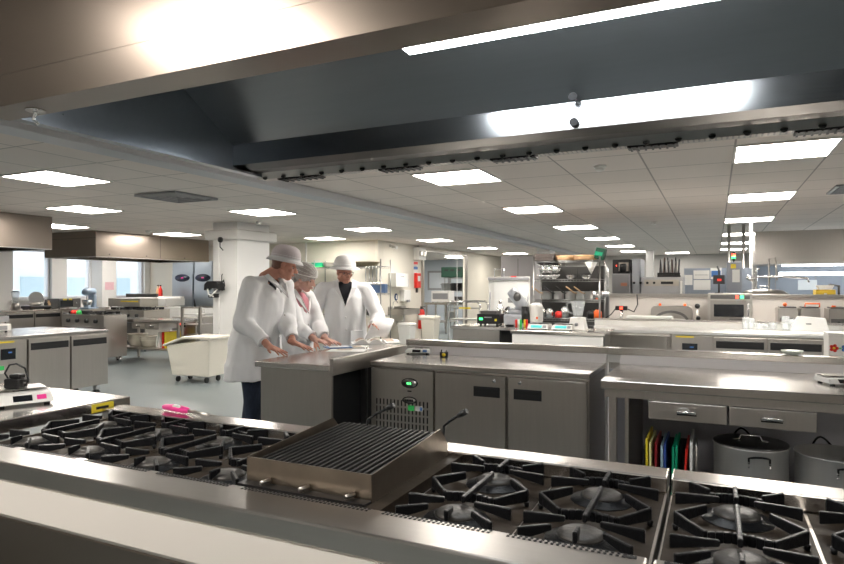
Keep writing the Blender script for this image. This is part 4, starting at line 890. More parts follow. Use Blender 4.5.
# cookers
def cooker(x0, x1, y0, y1, H, label, back=None):
    t = thing('island_cooker', label, 'cooker', ((x0 + x1) / 2, (y0 + y1) / 2, 0)); a, b = (x1 - x0) / 2, (y1 - y0) / 2
    bx('body', (-a, -b + .03, .12), (a, b, H - .02), STEELV, t); bx('hob_top', (-a - .01, -b - .01, H - .019), (a + .01, b, H), WTOP, t, .004)
    bx('control_panel', (-a, -b - .005, H - .22), (a, -b + .029, H - .021), STEEL, t, .003); bx('oven_door', (-a + .03, -b - .005, .16), (a - .03, -b + .029, H - .24), DSTEEL, t, .004)
    for k in range(4): MB().lathe([(.040, 0), (.034, .04), (0, .042)], n=16, M=Matrix.Translation((-a + .2 + (2 * a - .4) * k / 3, -b - .0055, H - .12)) @ Matrix.Rotation(R90, 4, 'X')).build('knob', BLACK, t)
    MB().tube([(-a + .1, -b - .006, H - .27), (-a + .1, -b - .04, H - .27), (a - .1, -b - .04, H - .27), (a - .1, -b - .006, H - .27)], .012, 8).build('door_handle', CHROME, t)
    for ix in range(3):
        for iy in range(2):
            cx, cy = -a + 2 * a * (ix + .5) / 3, -b + 2 * b * (iy + .5) / 2; s = min(2 * a / 3, b) * .42
            g = MB()
            for k in range(4): q = k * R90 + .78; g.bar((cx + s * .25 * cos(q), cy + s * .25 * sin(q)), (cx + s * cos(q), cy + s * sin(q)), .014, H + .001, H + .045)
            g.tube([(cx + s * cos(R90 * k), cy + s * sin(R90 * k), H + .03) for k in range(4)], .008, 6, closed=True); g.build('pan_ring', IRON, t)
    for sx in (-a + .08, a - .08):
        for sy in (-b + .1, b - .08): MB().lathe([(.025, 0), (.025, .12)], (sx, sy, 0), 10).build('leg', CHROME, t)
    if back: bx('back_shelf', (-a, b - .12, H + .001), (a, b, H + back), STEELV, t, .004)
    return t
cooker(-11.1, -9.95, 7.65, 8.13, .90, 'island cooker with four knobs and black pan rings under the long hood')
t = cooker(ony(105, 310, 9.5)[0], ony(144, 310, 9.5)[0], 9.5, 10.2, .90, 'rear island cooker further back below the long hood', .0)
cabinet('griddle', 'stainless griddle with a yellow strip standing on the rear island cooker', 'griddle', ony(107, 310, 9.55)[0], 9.58, .9456, 1.0, .5, .20, STEEL, 0, [('warning_strip', (.4, -.003, .12), (.95, -.0005, .15), YELLOW), ('splash_guard', (0, .46, .221), (1.0, .5, .30), DSTEEL)])
for u, m, l in ((78.5, RED, 'red lid on the edge of the island cooker'), (81.5, MATS['red_paint'], 'second red lid on the island cooker'), (84, GREEN, 'green lid on the island cooker')):
    x, z = ony(u, 310, 7.8); t = tag(MB().lathe([(.05, 0), (.045, .05), (.02, .07), (0, .07)], n=16).build('jar_lid', m), l, 'lid'); t.location = (x, 7.70, .9002)
# low table with bowls
t = work_table(-10.42, 8.2, -8.72, 8.80, 'low steel worktable with two drawers above cream bowls', H=.80, rim=.05, shelf=.26, drawers=[(-.36, -.02, .62, .735), (.0, .34, .62, .735)])
def bowls(u, n, r, label):
    x, _ = ony(u, 340, 8.5)
    for k in range(n):
        o = MB().lathe([(0, 0), (r * .7, 0), (r, .12), (r * 1.05, .13), (r * .97, .125), (r * .68, .008), (0, .008)], n=28).build('mixing_bowl', CREAMP); o.location = (x, 8.55, .2605 + k * .035)
        tag(o, '%s, %s' % (label, ['lowest of its stack', 'second from the bottom', 'third from the bottom', 'topmost'][k if k < n - 1 or n == 1 else 3]), 'bowl', 'cream bowls on the low table shelf')
bowls(135.5, 4, .185, 'cream mixing bowl in the left stack'); bowls(148.5, 3, .20, 'wide cream mixing bowl in the right stack')
for u, m, l in ((160.5, WHITEP, 'white chopping board at the left on the low table shelf'), (163, PAPER, 'second white chopping board on the low table shelf'), (166.5, RED, 'red chopping board on the low table shelf'), (169, YELLOW, 'yellow chopping board on the low table shelf')):
    x, _ = ony(u, 340, 8.5); tag(MB().box((-.012, 0, 0), (.012, .45, .30 if m is not WHITEP else .22)).build('chopping_board', m, None, .004), l, 'chopping board').location = (x, 8.4, .2605)
counter_fridge(ony(172, 340, 9.0)[0], 9.0, .62, .6, 'small counter fridge with black display right of the low table', ndoor=1, panel='left', pw=.60, H=.83, grille=False, base=.1) if 0 else None
cf = cabinet('blast_chiller', 'steel chiller cabinet with black display right of the low table', 'chiller', ony(172, 340, 8.9)[0], 8.9, 0, .62, .6, .82, STEELV, 0, [('digital_display', (.12, -.006, .62), (.36, -.0005, .75), SCREEN), ('digit', (.2, -.008, .66), (.28, -.0065, .70), LED), ('sticker', (.10, -.005, .50), (.2, -.0005, .57), GREEN), ('sticker', (.22, -.005, .48), (.32, -.0005, .54), YELLOW), ('door', (.03, -.012, .08), (.6, -.0005, .46), STEEL)])
t = thing('tray_trolley', 'steel tray trolley with open rails left of the white column', 'trolley', (ony(204, 340, 8.6)[0] + .06, 8.45, 0)); w_ = .21
for sx in (-1, 1):
    for sy in (-.22, .22): bx('post', (sx * w_ - .02, sy - .02, .10), (sx * w_ + .02, sy + .02, 1.02), STEELV, t); 
for sx in (-1, 1):
    for sy in (-.2, .2): MB().tube([(sx * w_ - .012, sy, .045), (sx * w_ + .012, sy, .045)], .045, 14).build('castor', RUBBER, t); bx('castor_fork', (sx * w_ - .02, sy - .02, .09), (sx * w_ + .02, sy + .02, .10), CHROME, t)
for z in (.18, .36, .54, .72, .90): bx('tray', (-w_ + .021, -.2, z), (w_ - .021, .2, z + .015), STEEL, t, .003)
bx('top_bar', (-w_ - .02, -.24, 1.02), (w_ + .02, -.2, 1.05), STEELV, t); bx('top_bar', (-w_ - .02, .2, 1.02), (w_ + .02, .24, 1.05), STEELV, t)
for i, (u, v2, l) in enumerate(((172.5, 194, 'left tall steel fridge against the back wall under the long hood'), (194.5, 213, 'right tall steel fridge against the back wall beside the column'))):
    x0 = ony(u, 290, 12.0)[0]; x1 = ony(v2, 290, 12.0)[0]; w_ = x1 - x0
    t = cabinet('tall_fridge', l, 'fridge', x0, 12.0, 0, w_, .65, 2.06, mat('cool_brushed_steel', (.42, .46, .50), 1, .35, .02, (50, 50, 3), .05), 0, [('door', (.02, -.03, .12), (w_ - .02, -.0005, 1.74), MATS['cool_brushed_steel']), ('top_panel', (.02, -.012, 1.76), (w_ - .02, -.0005, 2.04), MATS['cool_brushed_steel'])])
    MB().lathe([(.26, 0), (.26, .006), (0, .006)], n=28, M=Matrix.Translation((w_ / 2, -.031, 1.63)) @ Matrix.Rotation(R90, 4, 'X'), sy=.38).build('badge', mat('navy_badge', (.015, .02, .05), 0, .4), t); bx('logo_mark', (w_ / 2 - .04, -.040, 1.62), (w_ / 2 + .04, -.0375, 1.65), PINK, t)
    MB().prism([(-.03, 1.08), (.04, .86), (.04, .80), (-.03, .80)], -.035, -.055, 'y', Matrix.Translation((.06, 0, 0))).build('handle', BLACK, t)
t = thing('sink_unit', 'long white trough sink unit under the rear window', 'sink', (ony(154, 310, 11.3)[0], 11.3, 0)); bx('trough', (-.75, -.3, .93), (.75, .3, 1.12), WHITEP, t, .02); bx('rear_shelf', (-.72, .2, 1.1205), (.72, .3, 1.16), WHITEP, t)
for sx in (-.65, .65): bx('leg', (sx - .03, -.2, 0), (sx + .03, .2, .93), STEELV, t)
for u, m, l in ((158, WOOD, 'brown bottle on the white trough sink'), (160.5, RED, 'red-topped bottle on the white trough sink')):
    x, _ = ony(u, 296, 11.55); t = thing('bottle', l, 'bottle', (x, 11.55, 1.1602)); MB().lathe([(.05, 0), (.05, .16), (.02, .22), (.02, .26), (0, .26)], n=16).build('body', m, t); MB().lathe([(.025, .261), (.025, .29), (0, .29)], n=12).build('cap', BLACK, t)
t = tag(bx('notice', (WX + .351, wy[1][1] + .08, 1.32), (WX + .355, wy[1][1] + .34, 1.52), mat('pink_print', (.80, .50, .55), 0, .6, 0, (60, 60, 60), .3)), 'pink-printed notice on the white window pillar', 'notice')
cabinet('white_unit', 'white low cabinet behind the steel worktable near the column', 'cabinet', ony(157, 330, 10.6)[0], 10.6, 0, 1.5, .6, .92, WHITEP, 0, [('door', (.03, -.01, .1), (.72, -.0005, .86), WHITEP), ('door', (.76, -.01, .1), (1.46, -.0005, .86), WHITEP)])
# ======================= RACK BEHIND THE PEOPLE =======================
rx0, rx1 = ony(318, 280, 12.2)[0], ony(384, 280, 12.2)[0]
t = wire_rack('chrome wire rack with hanging utensils against the cream wall behind the people', rx0, rx1, 12.05, 12.5, (.3, .75, 1.25, 1.86), 2.02, nw=18)
def on_rack(name, label, cat, u, z, build, y=12.28): x, _ = ony(u, 286, y); t = thing(name, label, cat, (x, y, z)); build(t); return t
on_rack('crate', 'green plastic crate on top of the rack behind the people', 'crate', 318, 1.8685, lambda t: (bx('base', (-.22, -.16, 0), (.22, .16, .02), GREEN, t), bx('front_side', (-.22, -.16, .0205), (.22, -.145, .10), MATS['green_plastic'], t), bx('back_side', (-.22, .145, .0205), (.22, .16, .10), MATS['green_plastic'], t), bx('end', (-.22, -.145, .0205), (-.205, .145, .10), MATS['green_plastic'], t), bx('end', (.205, -.145, .0205), (.22, .145, .10), MATS['green_plastic'], t)))
on_rack('bowl', 'pale bowl on top of the rack right of the green crate', 'bowl', 329, 1.8685, lambda t: bowl(t, .16, .10, CREAMP))
on_rack('paella_pan', 'wide tarnished pan lying on top of the rack behind the man with glasses', 'pan', 364, 1.8685, lambda t: (MB().lathe([(0, 0), (.28, 0), (.36, .10), (.38, .10), (.36, .085), (.28, .01), (0, .01)], n=32).build('pan_body', mat('tarnished_brass', (.35, .30, .20), .9, .4, .1, (12, 12, 12), .3), t), MB().tube([(-.37, -.06, .09), (-.43, -.04, .11), (-.43, .04, .11), (-.37, .06, .09)], .01, 6).build('handle', IRON, t)))
for i, u in enumerate((366, 369.5, 373, 376.5, 380)):
    x, _ = ony(u, 286, 12.0); t = thing('ladle', 'steel ladle hanging on the rack, %s from the left' % ORD[i].replace('nearest', 'first'), 'ladle', (x, 12.02, 1.50))
    MB().tube([(0, -.01, .34), (0, -.03, .37), (0, -.035, .33), (0, -.035, .02)], .009, 6).build('handle', CHROME, t); MB().lathe([(0, -.07), (.04, -.055), (.06, 0), (.055, 0), (.035, -.05), (0, -.062)], (0, -.07, 0), 16).build('cup', CHROME, t)
for i, (u, z, m, n) in enumerate(((321, 1.264, STEEL, 'steel'), (328, 1.264, BLACK, 'black'), (322, .764, CREAMP, 'cream'), (381, 1.264, ALU, 'grey'), (372, .764, BLACK, 'dark'))):
    on_rack('stockpot', '%s cooking pot on the rack, %s' % (n, ['behind the woman', 'between the woman and man with glasses', 'on the low shelf behind the woman', 'at the right end of the shelf', 'on the low shelf at the right']  [i]), 'pot', u, z, lambda t, m=m: (MB().lathe([(0, 0), (.13, 0), (.135, .20), (.14, .20), (.125, .195), (.12, .01), (0, .01)], n=24).build('body', m, t), MB().tube([(-.14, -.03, .16), (-.17, -.02, .17), (-.17, .02, .17), (-.14, .03, .16)], .007, 6).build('handle', CHROME, t), MB().tube([(.14, -.03, .16), (.17, -.02, .17), (.17, .02, .17), (.14, .03, .16)], .007, 6).build('handle', CHROME, t)))
for i, u in enumerate((369, 373, 377, 381)):
    x, _ = ony(u, 286, 12.05); t = tag(bx('storage_tub', (-.055, -.06, 0), (.055, .06, .20), mat('blue_tub', (.12, .2, .38), 0, .4), None, .008), 'blue tub on the rack shelf below the ladles, %s from the left' % ORD[i].replace('nearest', 'first'), 'tub', 'blue tubs on the rack'); t.location = (x, 12.2, 1.2645 if 0 else 1.2645)
# ======================= SERVICE WALL (sink, dispensers, extinguisher) =======================
SX = -7.15
def wallthing(name, label, cat, u0, v0, u1, v1):
    ya, zt = onx(u0, v0, SX); yb, zb = onx(u1, v1, SX); zb = CH + (HOR - v1) * (((yb) * CY_ - SX * SY_)) / FPX
    t = thing(name, label, cat, (SX, (ya + yb) / 2, (zt + zb) / 2), R90); return t, (yb - ya) / 2, (zt - zb) / 2
def wb(t, name, hw, hh, d, m, o=(0, 0), d0=.001, bev=.01): return bx(name, (-hw + o[0], -d, -hh + o[1]), (hw + o[0], -d0, hh + o[1]), m, t, bev)
t, a, b = wallthing('towel_dispenser', 'white paper towel dispenser on the cream wall above the basin', 'dispenser', 388, 273, 400.5, 287); wb(t, 'housing', a, b, .22, WHITEP); wb(t, 'window', a * .3, .01, .224, GREYP, (0, b * .5), .221, .001)
t, a, b = wallthing('safety_sign', 'square blue sign with white lines beside the towel dispenser', 'sign', 402, 279, 408, 287); wb(t, 'board', a, b, .01, BLUE, bev=.001)
for k in range(4): wb(t, 'lettering', a * (.7 if k % 2 else .8), .014, .0125, WHITEP, (0, b * (.6 - .4 * k)), .0105, .0005)
t, a, b = wallthing('soap_dispenser', 'white soap dispenser below the blue sign', 'dispenser', 399.5, 290, 406, 301); wb(t, 'housing', a, b, .14, WHITEP); wb(t, 'lever', a * .4, .03, .17, GREYP, (0, -b * .95), .141, .004)
ya, za = onx(396, 297, SX); t = thing('round_sticker', 'small round blue and white sign left of the soap dispenser', 'sign', (SX, ya, za), R90); MB().lathe([(.09, .001), (.09, .006), (0, .006)], n=24, M=Matrix.Rotation(R90, 4, 'X')).build('disc', mat('navy_disc', (.03, .07, .18), 0, .4), t); wb(t, 'white_mark', .03, .045, .009, WHITEP, (.01, .0), .0065, .001)
ya, za = onx(388, 309, SX); yb = onx(405, 309, SX)[0]; t = thing('hand_basin', 'steel wall-mounted hand basin below the towel dispenser', 'sink', (SX, (ya + yb) / 2, .86), R90); hw = (yb - ya) / 2
g = MB()
for p, q in (((-hw, -.42, -.14), (hw, -.40, 0)), ((-hw, -.02, -.14), (hw, -.001, .06)), ((-hw, -.40, -.14), (-hw + .02, -.02, 0)), ((hw - .02, -.40, -.14), (hw, -.02, 0)), ((-hw + .02, -.40, -.14), (hw - .02, -.02, -.12))): g.box(p, q)
g.build('bowl', STEEL, t); MB().tube([(-.3, -.06, .0), (-.3, -.06, .16), (-.3, -.10, .20), (-.3, -.17, .18), (-.3, -.18, .15)], .013, 8).build('tap', CHROME, t); MB().tube([(0, -.2, -.14), (0, -.2, -.3), (0, -.08, -.34), (0, -.001, -.34)], .025, 8).build('waste_pipe', WHITEP, t)
t, a, b = wallthing('fire_extinguisher', 'red fire extinguisher hanging low on the cream wall by the doorway', 'fire extinguisher', 414.5, 304, 421, 331)
MB().lathe([(0, -.30), (.085, -.29), (.09, -.26), (.09, .14), (.06, .21), (.03, .23), (0, .23)], (0, -.11, 0), 22).build('cylinder', RED, t); bx('valve', (-.03, -.14, .23), (.03, -.08, .28), BLACK, t, .004); bx('lever', (-.015, -.22, .28), (.015, -.08, .30), BLACK, t); MB().tube([(.03, -.12, .26), (.10, -.14, .22), (.115, -.14, .0), (.10, -.14, -.12)], .012, 8).build('hose', BLACK, t); MB().lathe([(.091, -.06), (.091, .08)], (0, -.11, 0), 22).build('label_band', WHITEP, t); bx('bracket', (-.04, -.02, .1), (.04, -.001, .2), BLACK, t)
t, a, b = wallthing('fire_blanket', 'red fire blanket case with white label above the extinguisher', 'fire blanket', 413.5, 273, 418.5, 288); wb(t, 'case', a * .8, b, .09, RED); wb(t, 'label', a * .5, b * .35, .094, WHITEP, (0, .05), .0905, .001); wb(t, 'pull_tab', .03, .06, .05, BLACK, (0, -b - .061), .001, .003)
for u, v, c, l in ((415.5, 265, RED, 'upper small red and white notice above the fire blanket'), (415.5, 270, BLUE, 'lower small notice with blue edge above the fire blanket')):
    ya, za = onx(u, v, SX); t = thing('notice', l, 'notice', (SX, ya, za), R90); wb(t, 'sheet', .12, .10, .006, WHITEP, (0, 0), .001, .001); wb(t, 'printed_band', .12, .035, .008, c, (0, .05), .0065, .0005)
ya, za = onx(417, 254, SX); t = thing('alarm_box', 'grey emergency light box high on the wall by the doorway', 'emergency light', (SX, ya, za), R90); wb(t, 'housing', .22, .16, .16, WHITEP); wb(t, 'lamp', .07, .06, .20, STEEL, (-.1, 0), .161, .006); wb(t, 'lamp', .07, .06, .20, STEEL, (.1, 0), .161, .006)
MB().tube([(.0, -.03, .161), (.0, -.03, .25)], .015, 6).build('conduit', GREYP, t)
ya, za = onx(391, 243, SX); t = thing('security_camera', 'small white camera near the ceiling above the towel dispenser', 'camera', (SX, 13.3, 2.40), R90); wb(t, 'mount', .04, .04, .05, WHITEP); MB().tube([(0, -.06, -.02), (0, -.2, -.05)], .04, 12).build('camera_body', WHITEP, t)
def pedal_bin(x, y, r, h, m, label):
    t = thing('waste_bin', label, 'bin', (x, y, 0)); MB().lathe([(0, 0), (r * .8, 0), (r, h), (0, h)], n=4, smooth=False).build('bin_body', m, t, .02); MB().lathe([(r * 1.06, h + .001), (r * 1.06, h + .04), (r * .9, h + .07), (0, h + .07)], n=4, smooth=False).build('lid', m, t, .01); t.rotation_euler.z = pi / 4; return t
pedal_bin(-6.75, onx(407, 320, -6.8)[0] - .1, .24, .46, WHITEP, 'white waste bin beneath the basin')
pedal_bin(*[ony(430.5, 330, 14.2)[0], 14.2], .27, .60, CREAMP, 'beige waste bin in front of the doorway')
x, z = ony(439, 337, 12.6); t = tag(bx('dustpan', (-.14, -.1, 0), (.14, .1, .06), ORANGE, None, .02), 'orange dustpan on the floor in front of the doorway', 'dustpan'); t.location = (x, 12.4, 0)
# ======================= THROUGH THE DOORWAY =======================
t = wire_rack('chrome rack stacked with pots seen through the doorway', ony(446, 290, 19)[0], ony(464, 290, 19)[0], 18.9, 19.4, (.3, .8, 1.25, 1.7), 1.70, nw=10)
x0 = ony(455, 290, 19.1)[0]
t = thing('crate', 'dark green crate on top of the rack beyond the doorway', 'crate', (x0, 19.1, 1.709)); bx('crate_body', (-.42, -.2, 0), (.35, .2, .34), DGREEN, t, .02)
for k in range(3): bx('handle_slot', (-.3 + k * .22, -.204, .2), (-.16 + k * .22, -.2005, .26), BLACK, t)
for i, (dx, z, m) in enumerate(((-.35, 1.259, ALU), (.0, 1.259, BLACK), (.3, 1.259, CHROME), (-.3, .809, CHROME), (.1, .809, DSTEEL), (-.2, .309, ALU))):
    t = thing('stockpot', 'pot on the rack beyond the doorway, %s' % ['upper shelf left', 'upper shelf middle', 'upper shelf right', 'middle shelf left', 'middle shelf right', 'lowest shelf'][i], 'pot', (x0 + dx, 19.15, z)); MB().lathe([(0, 0), (.15, 0), (.155, .26), (.165, .26), (.14, .25), (.14, .01), (0, .01)], n=20).build('body', m, t); MB().tube([(-.15, -.03, .2), (-.19, 0, .21), (-.15, .03, .2)], .01, 6).build('handle', BLACK, t)
xa, xb = ony(424, 310, 17)[0], ony(447, 310, 17)[0]
t = work_table(xa, 17, xb, 17.8, 'steel table with two shelves seen through the doorway', H=.92, rim=.06, shelf=.35)
cabinet('label_printer', 'pale boxy appliance on the table beyond the doorway', 'appliance', xa + .15, 17.2, .92, .6, .4, .35, WHITEP, 0, [('panel', (.05, -.01, .1), (.55, -.0005, .28), GREYP)])
wd_ = thing('wall_picture', 'grey framed panel on the bluish wall of the next room', 'panel', (ony(438, 285, 23.4)[0], 23.49, 1.65)); bx('frame', (-.5, -.03, -.4), (.5, -.001, .4), GREYP, wd_); bx('sheet', (-.42, -.036, -.32), (.42, -.0305, .32), mat('pale_sheet', (.62, .66, .70), 0, .5), wd_)
t = thing('serving_trolley', 'chrome serving trolley with a curved handle by the small table', 'trolley', (ony(464, 320, 9.6)[0], 9.8, 0)); w_ = .28
for sy in (-.2, .2): MB().tube([(-w_, sy, .08), (-w_, sy, 1.10), (-w_ + .05, sy, 1.16), (w_ - .05, sy, 1.16), (w_, sy, 1.10), (w_, sy, .08)], .016, 8).build('frame', CHROME, t)
for z in (.25, .85): bx('shelf', (-w_ + .02, -.19, z), (w_ - .02, .19, z + .02), STEEL, t)
bx('yellow_label', (-.08, -.222, 1.04), (.12, -.217, 1.07), YELLOW, t); bx('label_rail', (-w_ + .017, -.2165, 1.045), (w_ - .017, -.21, 1.065), CHROME, t)
for sx in (-w_, w_):
    for sy in (-.2, .2): MB().tube([(sx - .012, sy, .04), (sx + .012, sy, .04)], .04, 12).build('castor', RUBBER, t)
struct(bx('trim_5', (-7.10, 17.5, .0), (-7.09, 17.52, 2.3), WALLW))
# ======================= MIDDLE: SMALL TABLE, PRINTER, PROCESSOR, FLIPCHART =======================
xa, xb = ony(453, 326, 7.5)[0], ony(500, 326, 7.5)[0]
t = thing('side_table', 'small closed steel table carrying the black printer', 'table', ((xa + xb) / 2, 7.9, 0)); a = (xb - xa) / 2 + .02; bx('worktop', (-a, -.42, .86), (a + .28, .42, .90), WTOP, t, .004); bx('front_panel', (-a + .02, -.40, .08), (a - .03, -.38, .859), STEELV, t); bx('leg', (a + .2, -.4, 0), (a + .25, -.35, .859), DSTEEL, t); bx('leg', (a + .2, .35, 0), (a + .25, .4, .859), DSTEEL, t); bx('leg', (-a + .02, .35, 0), (-a + .07, .4, .859), DSTEEL, t); bx('dark_side', (a - .028, -.39, .08), (a - .01, .3, .859), DARK, t)
bx('foot', (-a + .05, -.39, 0), (-a + .1, -.38, .08), BLACK, t); bx('foot', (a - .1, -.39, 0), (a - .05, -.38, .08), BLACK, t)
x = ony(477, 320, 7.75)[0]; w_ = ony(499, 320, 7.75)[0] - x
t = cabinet('label_printer', 'black printer with a green light on the small steel table', 'printer', x, 7.75, .9, w_, .25, .15, BLACK, 0, [('green_light', (.03, -.004, .07), (.08, -.0005, .10), LEDG), ('top_tray', (.04, .02, .151), (w_ - .04, .2, .19), DSTEEL), ('sticker', (w_ - .06, -.004, .06), (w_ - .03, -.0005, .09), YELLOW), ('paper_slot', (.1, -.003, .10), (w_ - .1, -.0005, .115), GREYP)])
x = ony(492, 311, 7.85)[0]; t = thing('steel_bottle', 'steel flask behind the black printer', 'flask', (x, 8.2, .9)); MB().lathe([(.05, 0), (.05, .22), (.02, .27), (.02, .32), (0, .32)], n=16).build('body', CHROME, t)
# white food processor: tilting hopper head on a base
t = thing('vegetable_processor', 'large white vegetable processor with tilted feed tube beside the flipchart', 'food processor', (ony(523, 324, 7.85)[0] + .0, 7.85, .9)); a = .17
bx('base', (-.22, -.16, .02), (.10, .16, .16), mat('pale_grey_casing', (.50, .52, .56), .2, .35), t, .03); MB().tube([(-.10, 0, .16), (-.09, 0, .22)], .13, 20).build('cutting_bowl', MATS['pale_grey_casing'], t)
MB().tube([(-.05, -.02, .20), (-.01, -.02, .28), (-.12, -.02, .42), (-.16, -.02, .46)], [.07, .085, .075, .06], 18).build('feed_tube', MATS['pale_grey_casing'], t); MB().ball((-.05, -.095, .38), (.05, .02, .06), None, 14).build('feed_opening', DSTEEL, t)
bx('motor_housing', (.101, -.14, .02), (.24, .14, .30), WHITEP, t, .05); MB().tube([(.07, -.12, .05), (.07, -.13, .26)], [.06, .05], 14).build('dark_handle', BLACK, t); MB().tube([(-.22, -.1, .18), (-.17, -.12, .24), (-.20, -.05, .10)], .03, 8).build('clamp', CHROME, t)
for sx in (-.18, .2): bx('foot', (sx - .02, -.12, 0), (sx + .02, .12, .02), BLACK, t)
bx('red_label', (.21, -.145, .1), (.235, -.141, .13), ORANGE, t)
for u, m, l in ((516, RED, 'red bottle lid at the left in front of the white processor'), (518.5, WHITEP, 'white bottle lid in front of the white processor'), (520.5, GREEN, 'green bottle lid in front of the white processor'), (524.5, YELLOW, 'yellow bottle lid in front of the white processor'), (526.5, MATS['red_paint'], 'red bottle lid at the right in front of the white processor')):
    x, _ = ony(u, 326, 7.55); t = tag(MB().lathe([(.016, 0), (.016, .09), (.010, .10), (0, .10)], n=12).build('bottle', m), l, 'bottle'); t.location = (x, 7.56, .9)
x0, z1 = ony(489, 277, 9.0); x1, _ = ony(530, 277, 9.0); t = thing('flipchart', 'white flipchart easel behind the white processor', 'flipchart', ((x0 + x1) / 2, 9.0, 0)); a = (x1 - x0) / 2
bx('board', (-a, -.02, .80), (a, .0, z1), WHITEP, t, .004); bx('top_clamp', (-a, -.05, z1 - .05), (a, -.0205, z1 - .005), GREYP, t, .004); bx('paper_pad', (-a + .09, -.03, .82), (a - .02, -.0205, z1 - .051), PAPER, t)
for sx in (-a + .03, a - .03): MB().tube([(sx, .02, z1 - .03), (sx * 1.1, -.2, .0)], .014, 8).build('leg', GREYP, t)
MB().tube([(0, .02, z1 - .1), (0, .55, 0)], .014, 8).build('leg', GREYP, t)
bx('printed_text', (a - .33, -.0325, 1.17), (a - .06, -.0305, 1.24), GREYP, t); MB().tube([(-a + .1, -.03, z1), (-a + .1, -.03, z1 + .12), (-a + .25, -.03, z1 + .12), (-a + .25, -.03, z1)], .008, 6).build('hanger', CHROME, t); bx('red_marker', (a - .28, -.045, z1 - .004), (a - .2, -.03, z1 + .012), RED, t)
x0, x1 = ony(501, 286, 15)[0], ony(535, 286, 15)[0]; t = cabinet('cold_room_panel', 'tall grey steel panel unit behind the flipchart', 'cabinet', x0, 15, 0, x1 - x0, .8, 2.18, mat('grey_satin_panel', (.36, .34, .34), .6, .5), 0, [('door_seam', ((x1 - x0) * .5, -.004, .05), ((x1 - x0) * .5 + .01, -.0005, 2.1), DARK)], feet=False)
# white fronted table with two scales and a blender
xa, xb = ony(512, 335, 7.0)[0], ony(603, 335, 7.0)[0]; t = thing('white_fronted_table', 'table with a white front panel carrying two teal-screened scales and a blender', 'table', ((xa + xb) / 2, 7.35, 0)); a = (xb - xa) / 2
bx('worktop', (-a - .02, -.36, .865), (a + .02, .40, .905), WTOP, t, .004); bx('white_front', (-a, -.35, .10), (a, -.33, .864), WHITEP, t, .004)
for sx in (-a + .03, a - .07): bx('leg', (sx, -.32, 0), (sx + .04, -.28, .864), STEELV, t); bx('leg', (sx, .34, 0), (sx + .04, .38, .864), STEELV, t)
for u, l in ((541, 'left white scale with a teal screen left of the blender'), (565, 'right white scale with a teal screen next to the blender')):
    x, _ = ony(u, 328, 7.35); t = thing('digital_scale', l, 'scale', (x, 7.3, .905))
    MB().hexa([(-.125, -.13, .01), (.125, -.13, .01), (.125, .12, .01), (-.125, .12, .01), (-.115, -.08, .06), (.115, -.08, .06), (.115, .12, .06), (-.115, .12, .06)]).build('body', WHITEP, t, .006)
    bx('weighing_plate', (-.11, -.06, .066), (.11, .11, .075), BLACK, t, .003); bx('plate_support', (-.02, 0, .0605), (.02, .03, .066), BLACK, t); MB().box((-.08, -.018, 0), (.05, .018, .003), Matrix.Translation((0, -.107, .037)) @ Matrix.Rotation(.78, 4, 'X')).build('display', TEAL, t); MB().box((.06, -.018, 0), (.10, .018, .003), Matrix.Translation((0, -.107, .037)) @ Matrix.Rotation(.78, 4, 'X')).build('keypad', GREYP, t)
    for sx in (-.1, .1): bx('foot', (sx - .012, -.11, 0), (sx + .012, .1, .01), BLACK, t)
x, _ = ony(578, 325, 7.35); t = thing('blender', 'white blender with a clear jug right of the two scales', 'blender', (x, 7.35, .905)); MB().hexa([(-.10, -.10, 0), (.10, -.10, 0), (.10, .10, 0), (-.10, .10, 0), (-.075, -.075, .15), (.075, -.075, .15), (.075, .075, .15), (-.075, .075, .15)]).build('base', WHITEP, t, .012); MB().lathe([(.022, 0), (.018, .02), (0, .022)], n=16, M=Matrix.Translation((0, -.093, .07)) @ Matrix.Rotation(R90, 4, 'X')).build('dial', GREYP, t)
MB().lathe([(.05, .152), (.055, .18), (.085, .34), (.078, .34), (.05, .18)], n=20).build('jug', GLASS, t); MB().tube([(-.07, 0, .32), (-.13, 0, .31), (-.12, 0, .22), (-.06, 0, .19)], .010, 8).build('jug_handle', GLASS, t); MB().tube([(-.1, -.02, .03), (-.2, -.05, .04), (-.3, .06, .08), (-.42, .12, .01)], .006, 6).build('cable', BLACK, t)
# ======================= CHROME PAN RACK =======================
cabinet('storage_cabinet', 'dark tall cabinet directly behind the pan rack', 'cabinet', ony(541, 300, 10.2)[0], 10.2, 0, ony(604, 300, 10.2)[0] - ony(541, 300, 10.2)[0], .5, 1.74, mat('dark_grey_enamel', (.06, .058, .055), .2, .4), 0, [('door_seam', (.6, -.003, .1), (.61, -.0005, 1.7), BLACK)], feet=False)
rx0, rx1 = ony(537, 290, 9.5)[0], ony(602, 290, 9.5)[0]
rack = wire_rack('chrome wire rack full of saucepans behind the blender', rx0, rx1, 9.3, 9.75, (.45, .93, 1.21, 1.52, 1.80), 1.86, nw=22)
zs = {'a': 1.2185, 'b': 1.5285, 'c': 1.8085, 'd': .9385}
for i, (u, hm, l) in enumerate(((547, WOOD, 'saucepan with an orange-brown handle, leftmost on the middle rack shelf'), (559, BLACK, 'saucepan with a black handle, second on the middle rack shelf'), (570.5, BLACK, 'dark-handled saucepan in the middle of the rack shelf'), (581, WOOD, 'saucepan with a wooden handle right of the middle, behind the blender'), (589, WOOD, 'saucepan with a wooden handle near the right end of the shelf'))):
    x, _ = ony(u, 300, 9.5); saucepan(x, 9.5, zs['a'], .078, .12, l, radians(-40), hm=hm, group='saucepans on the middle rack shelf')
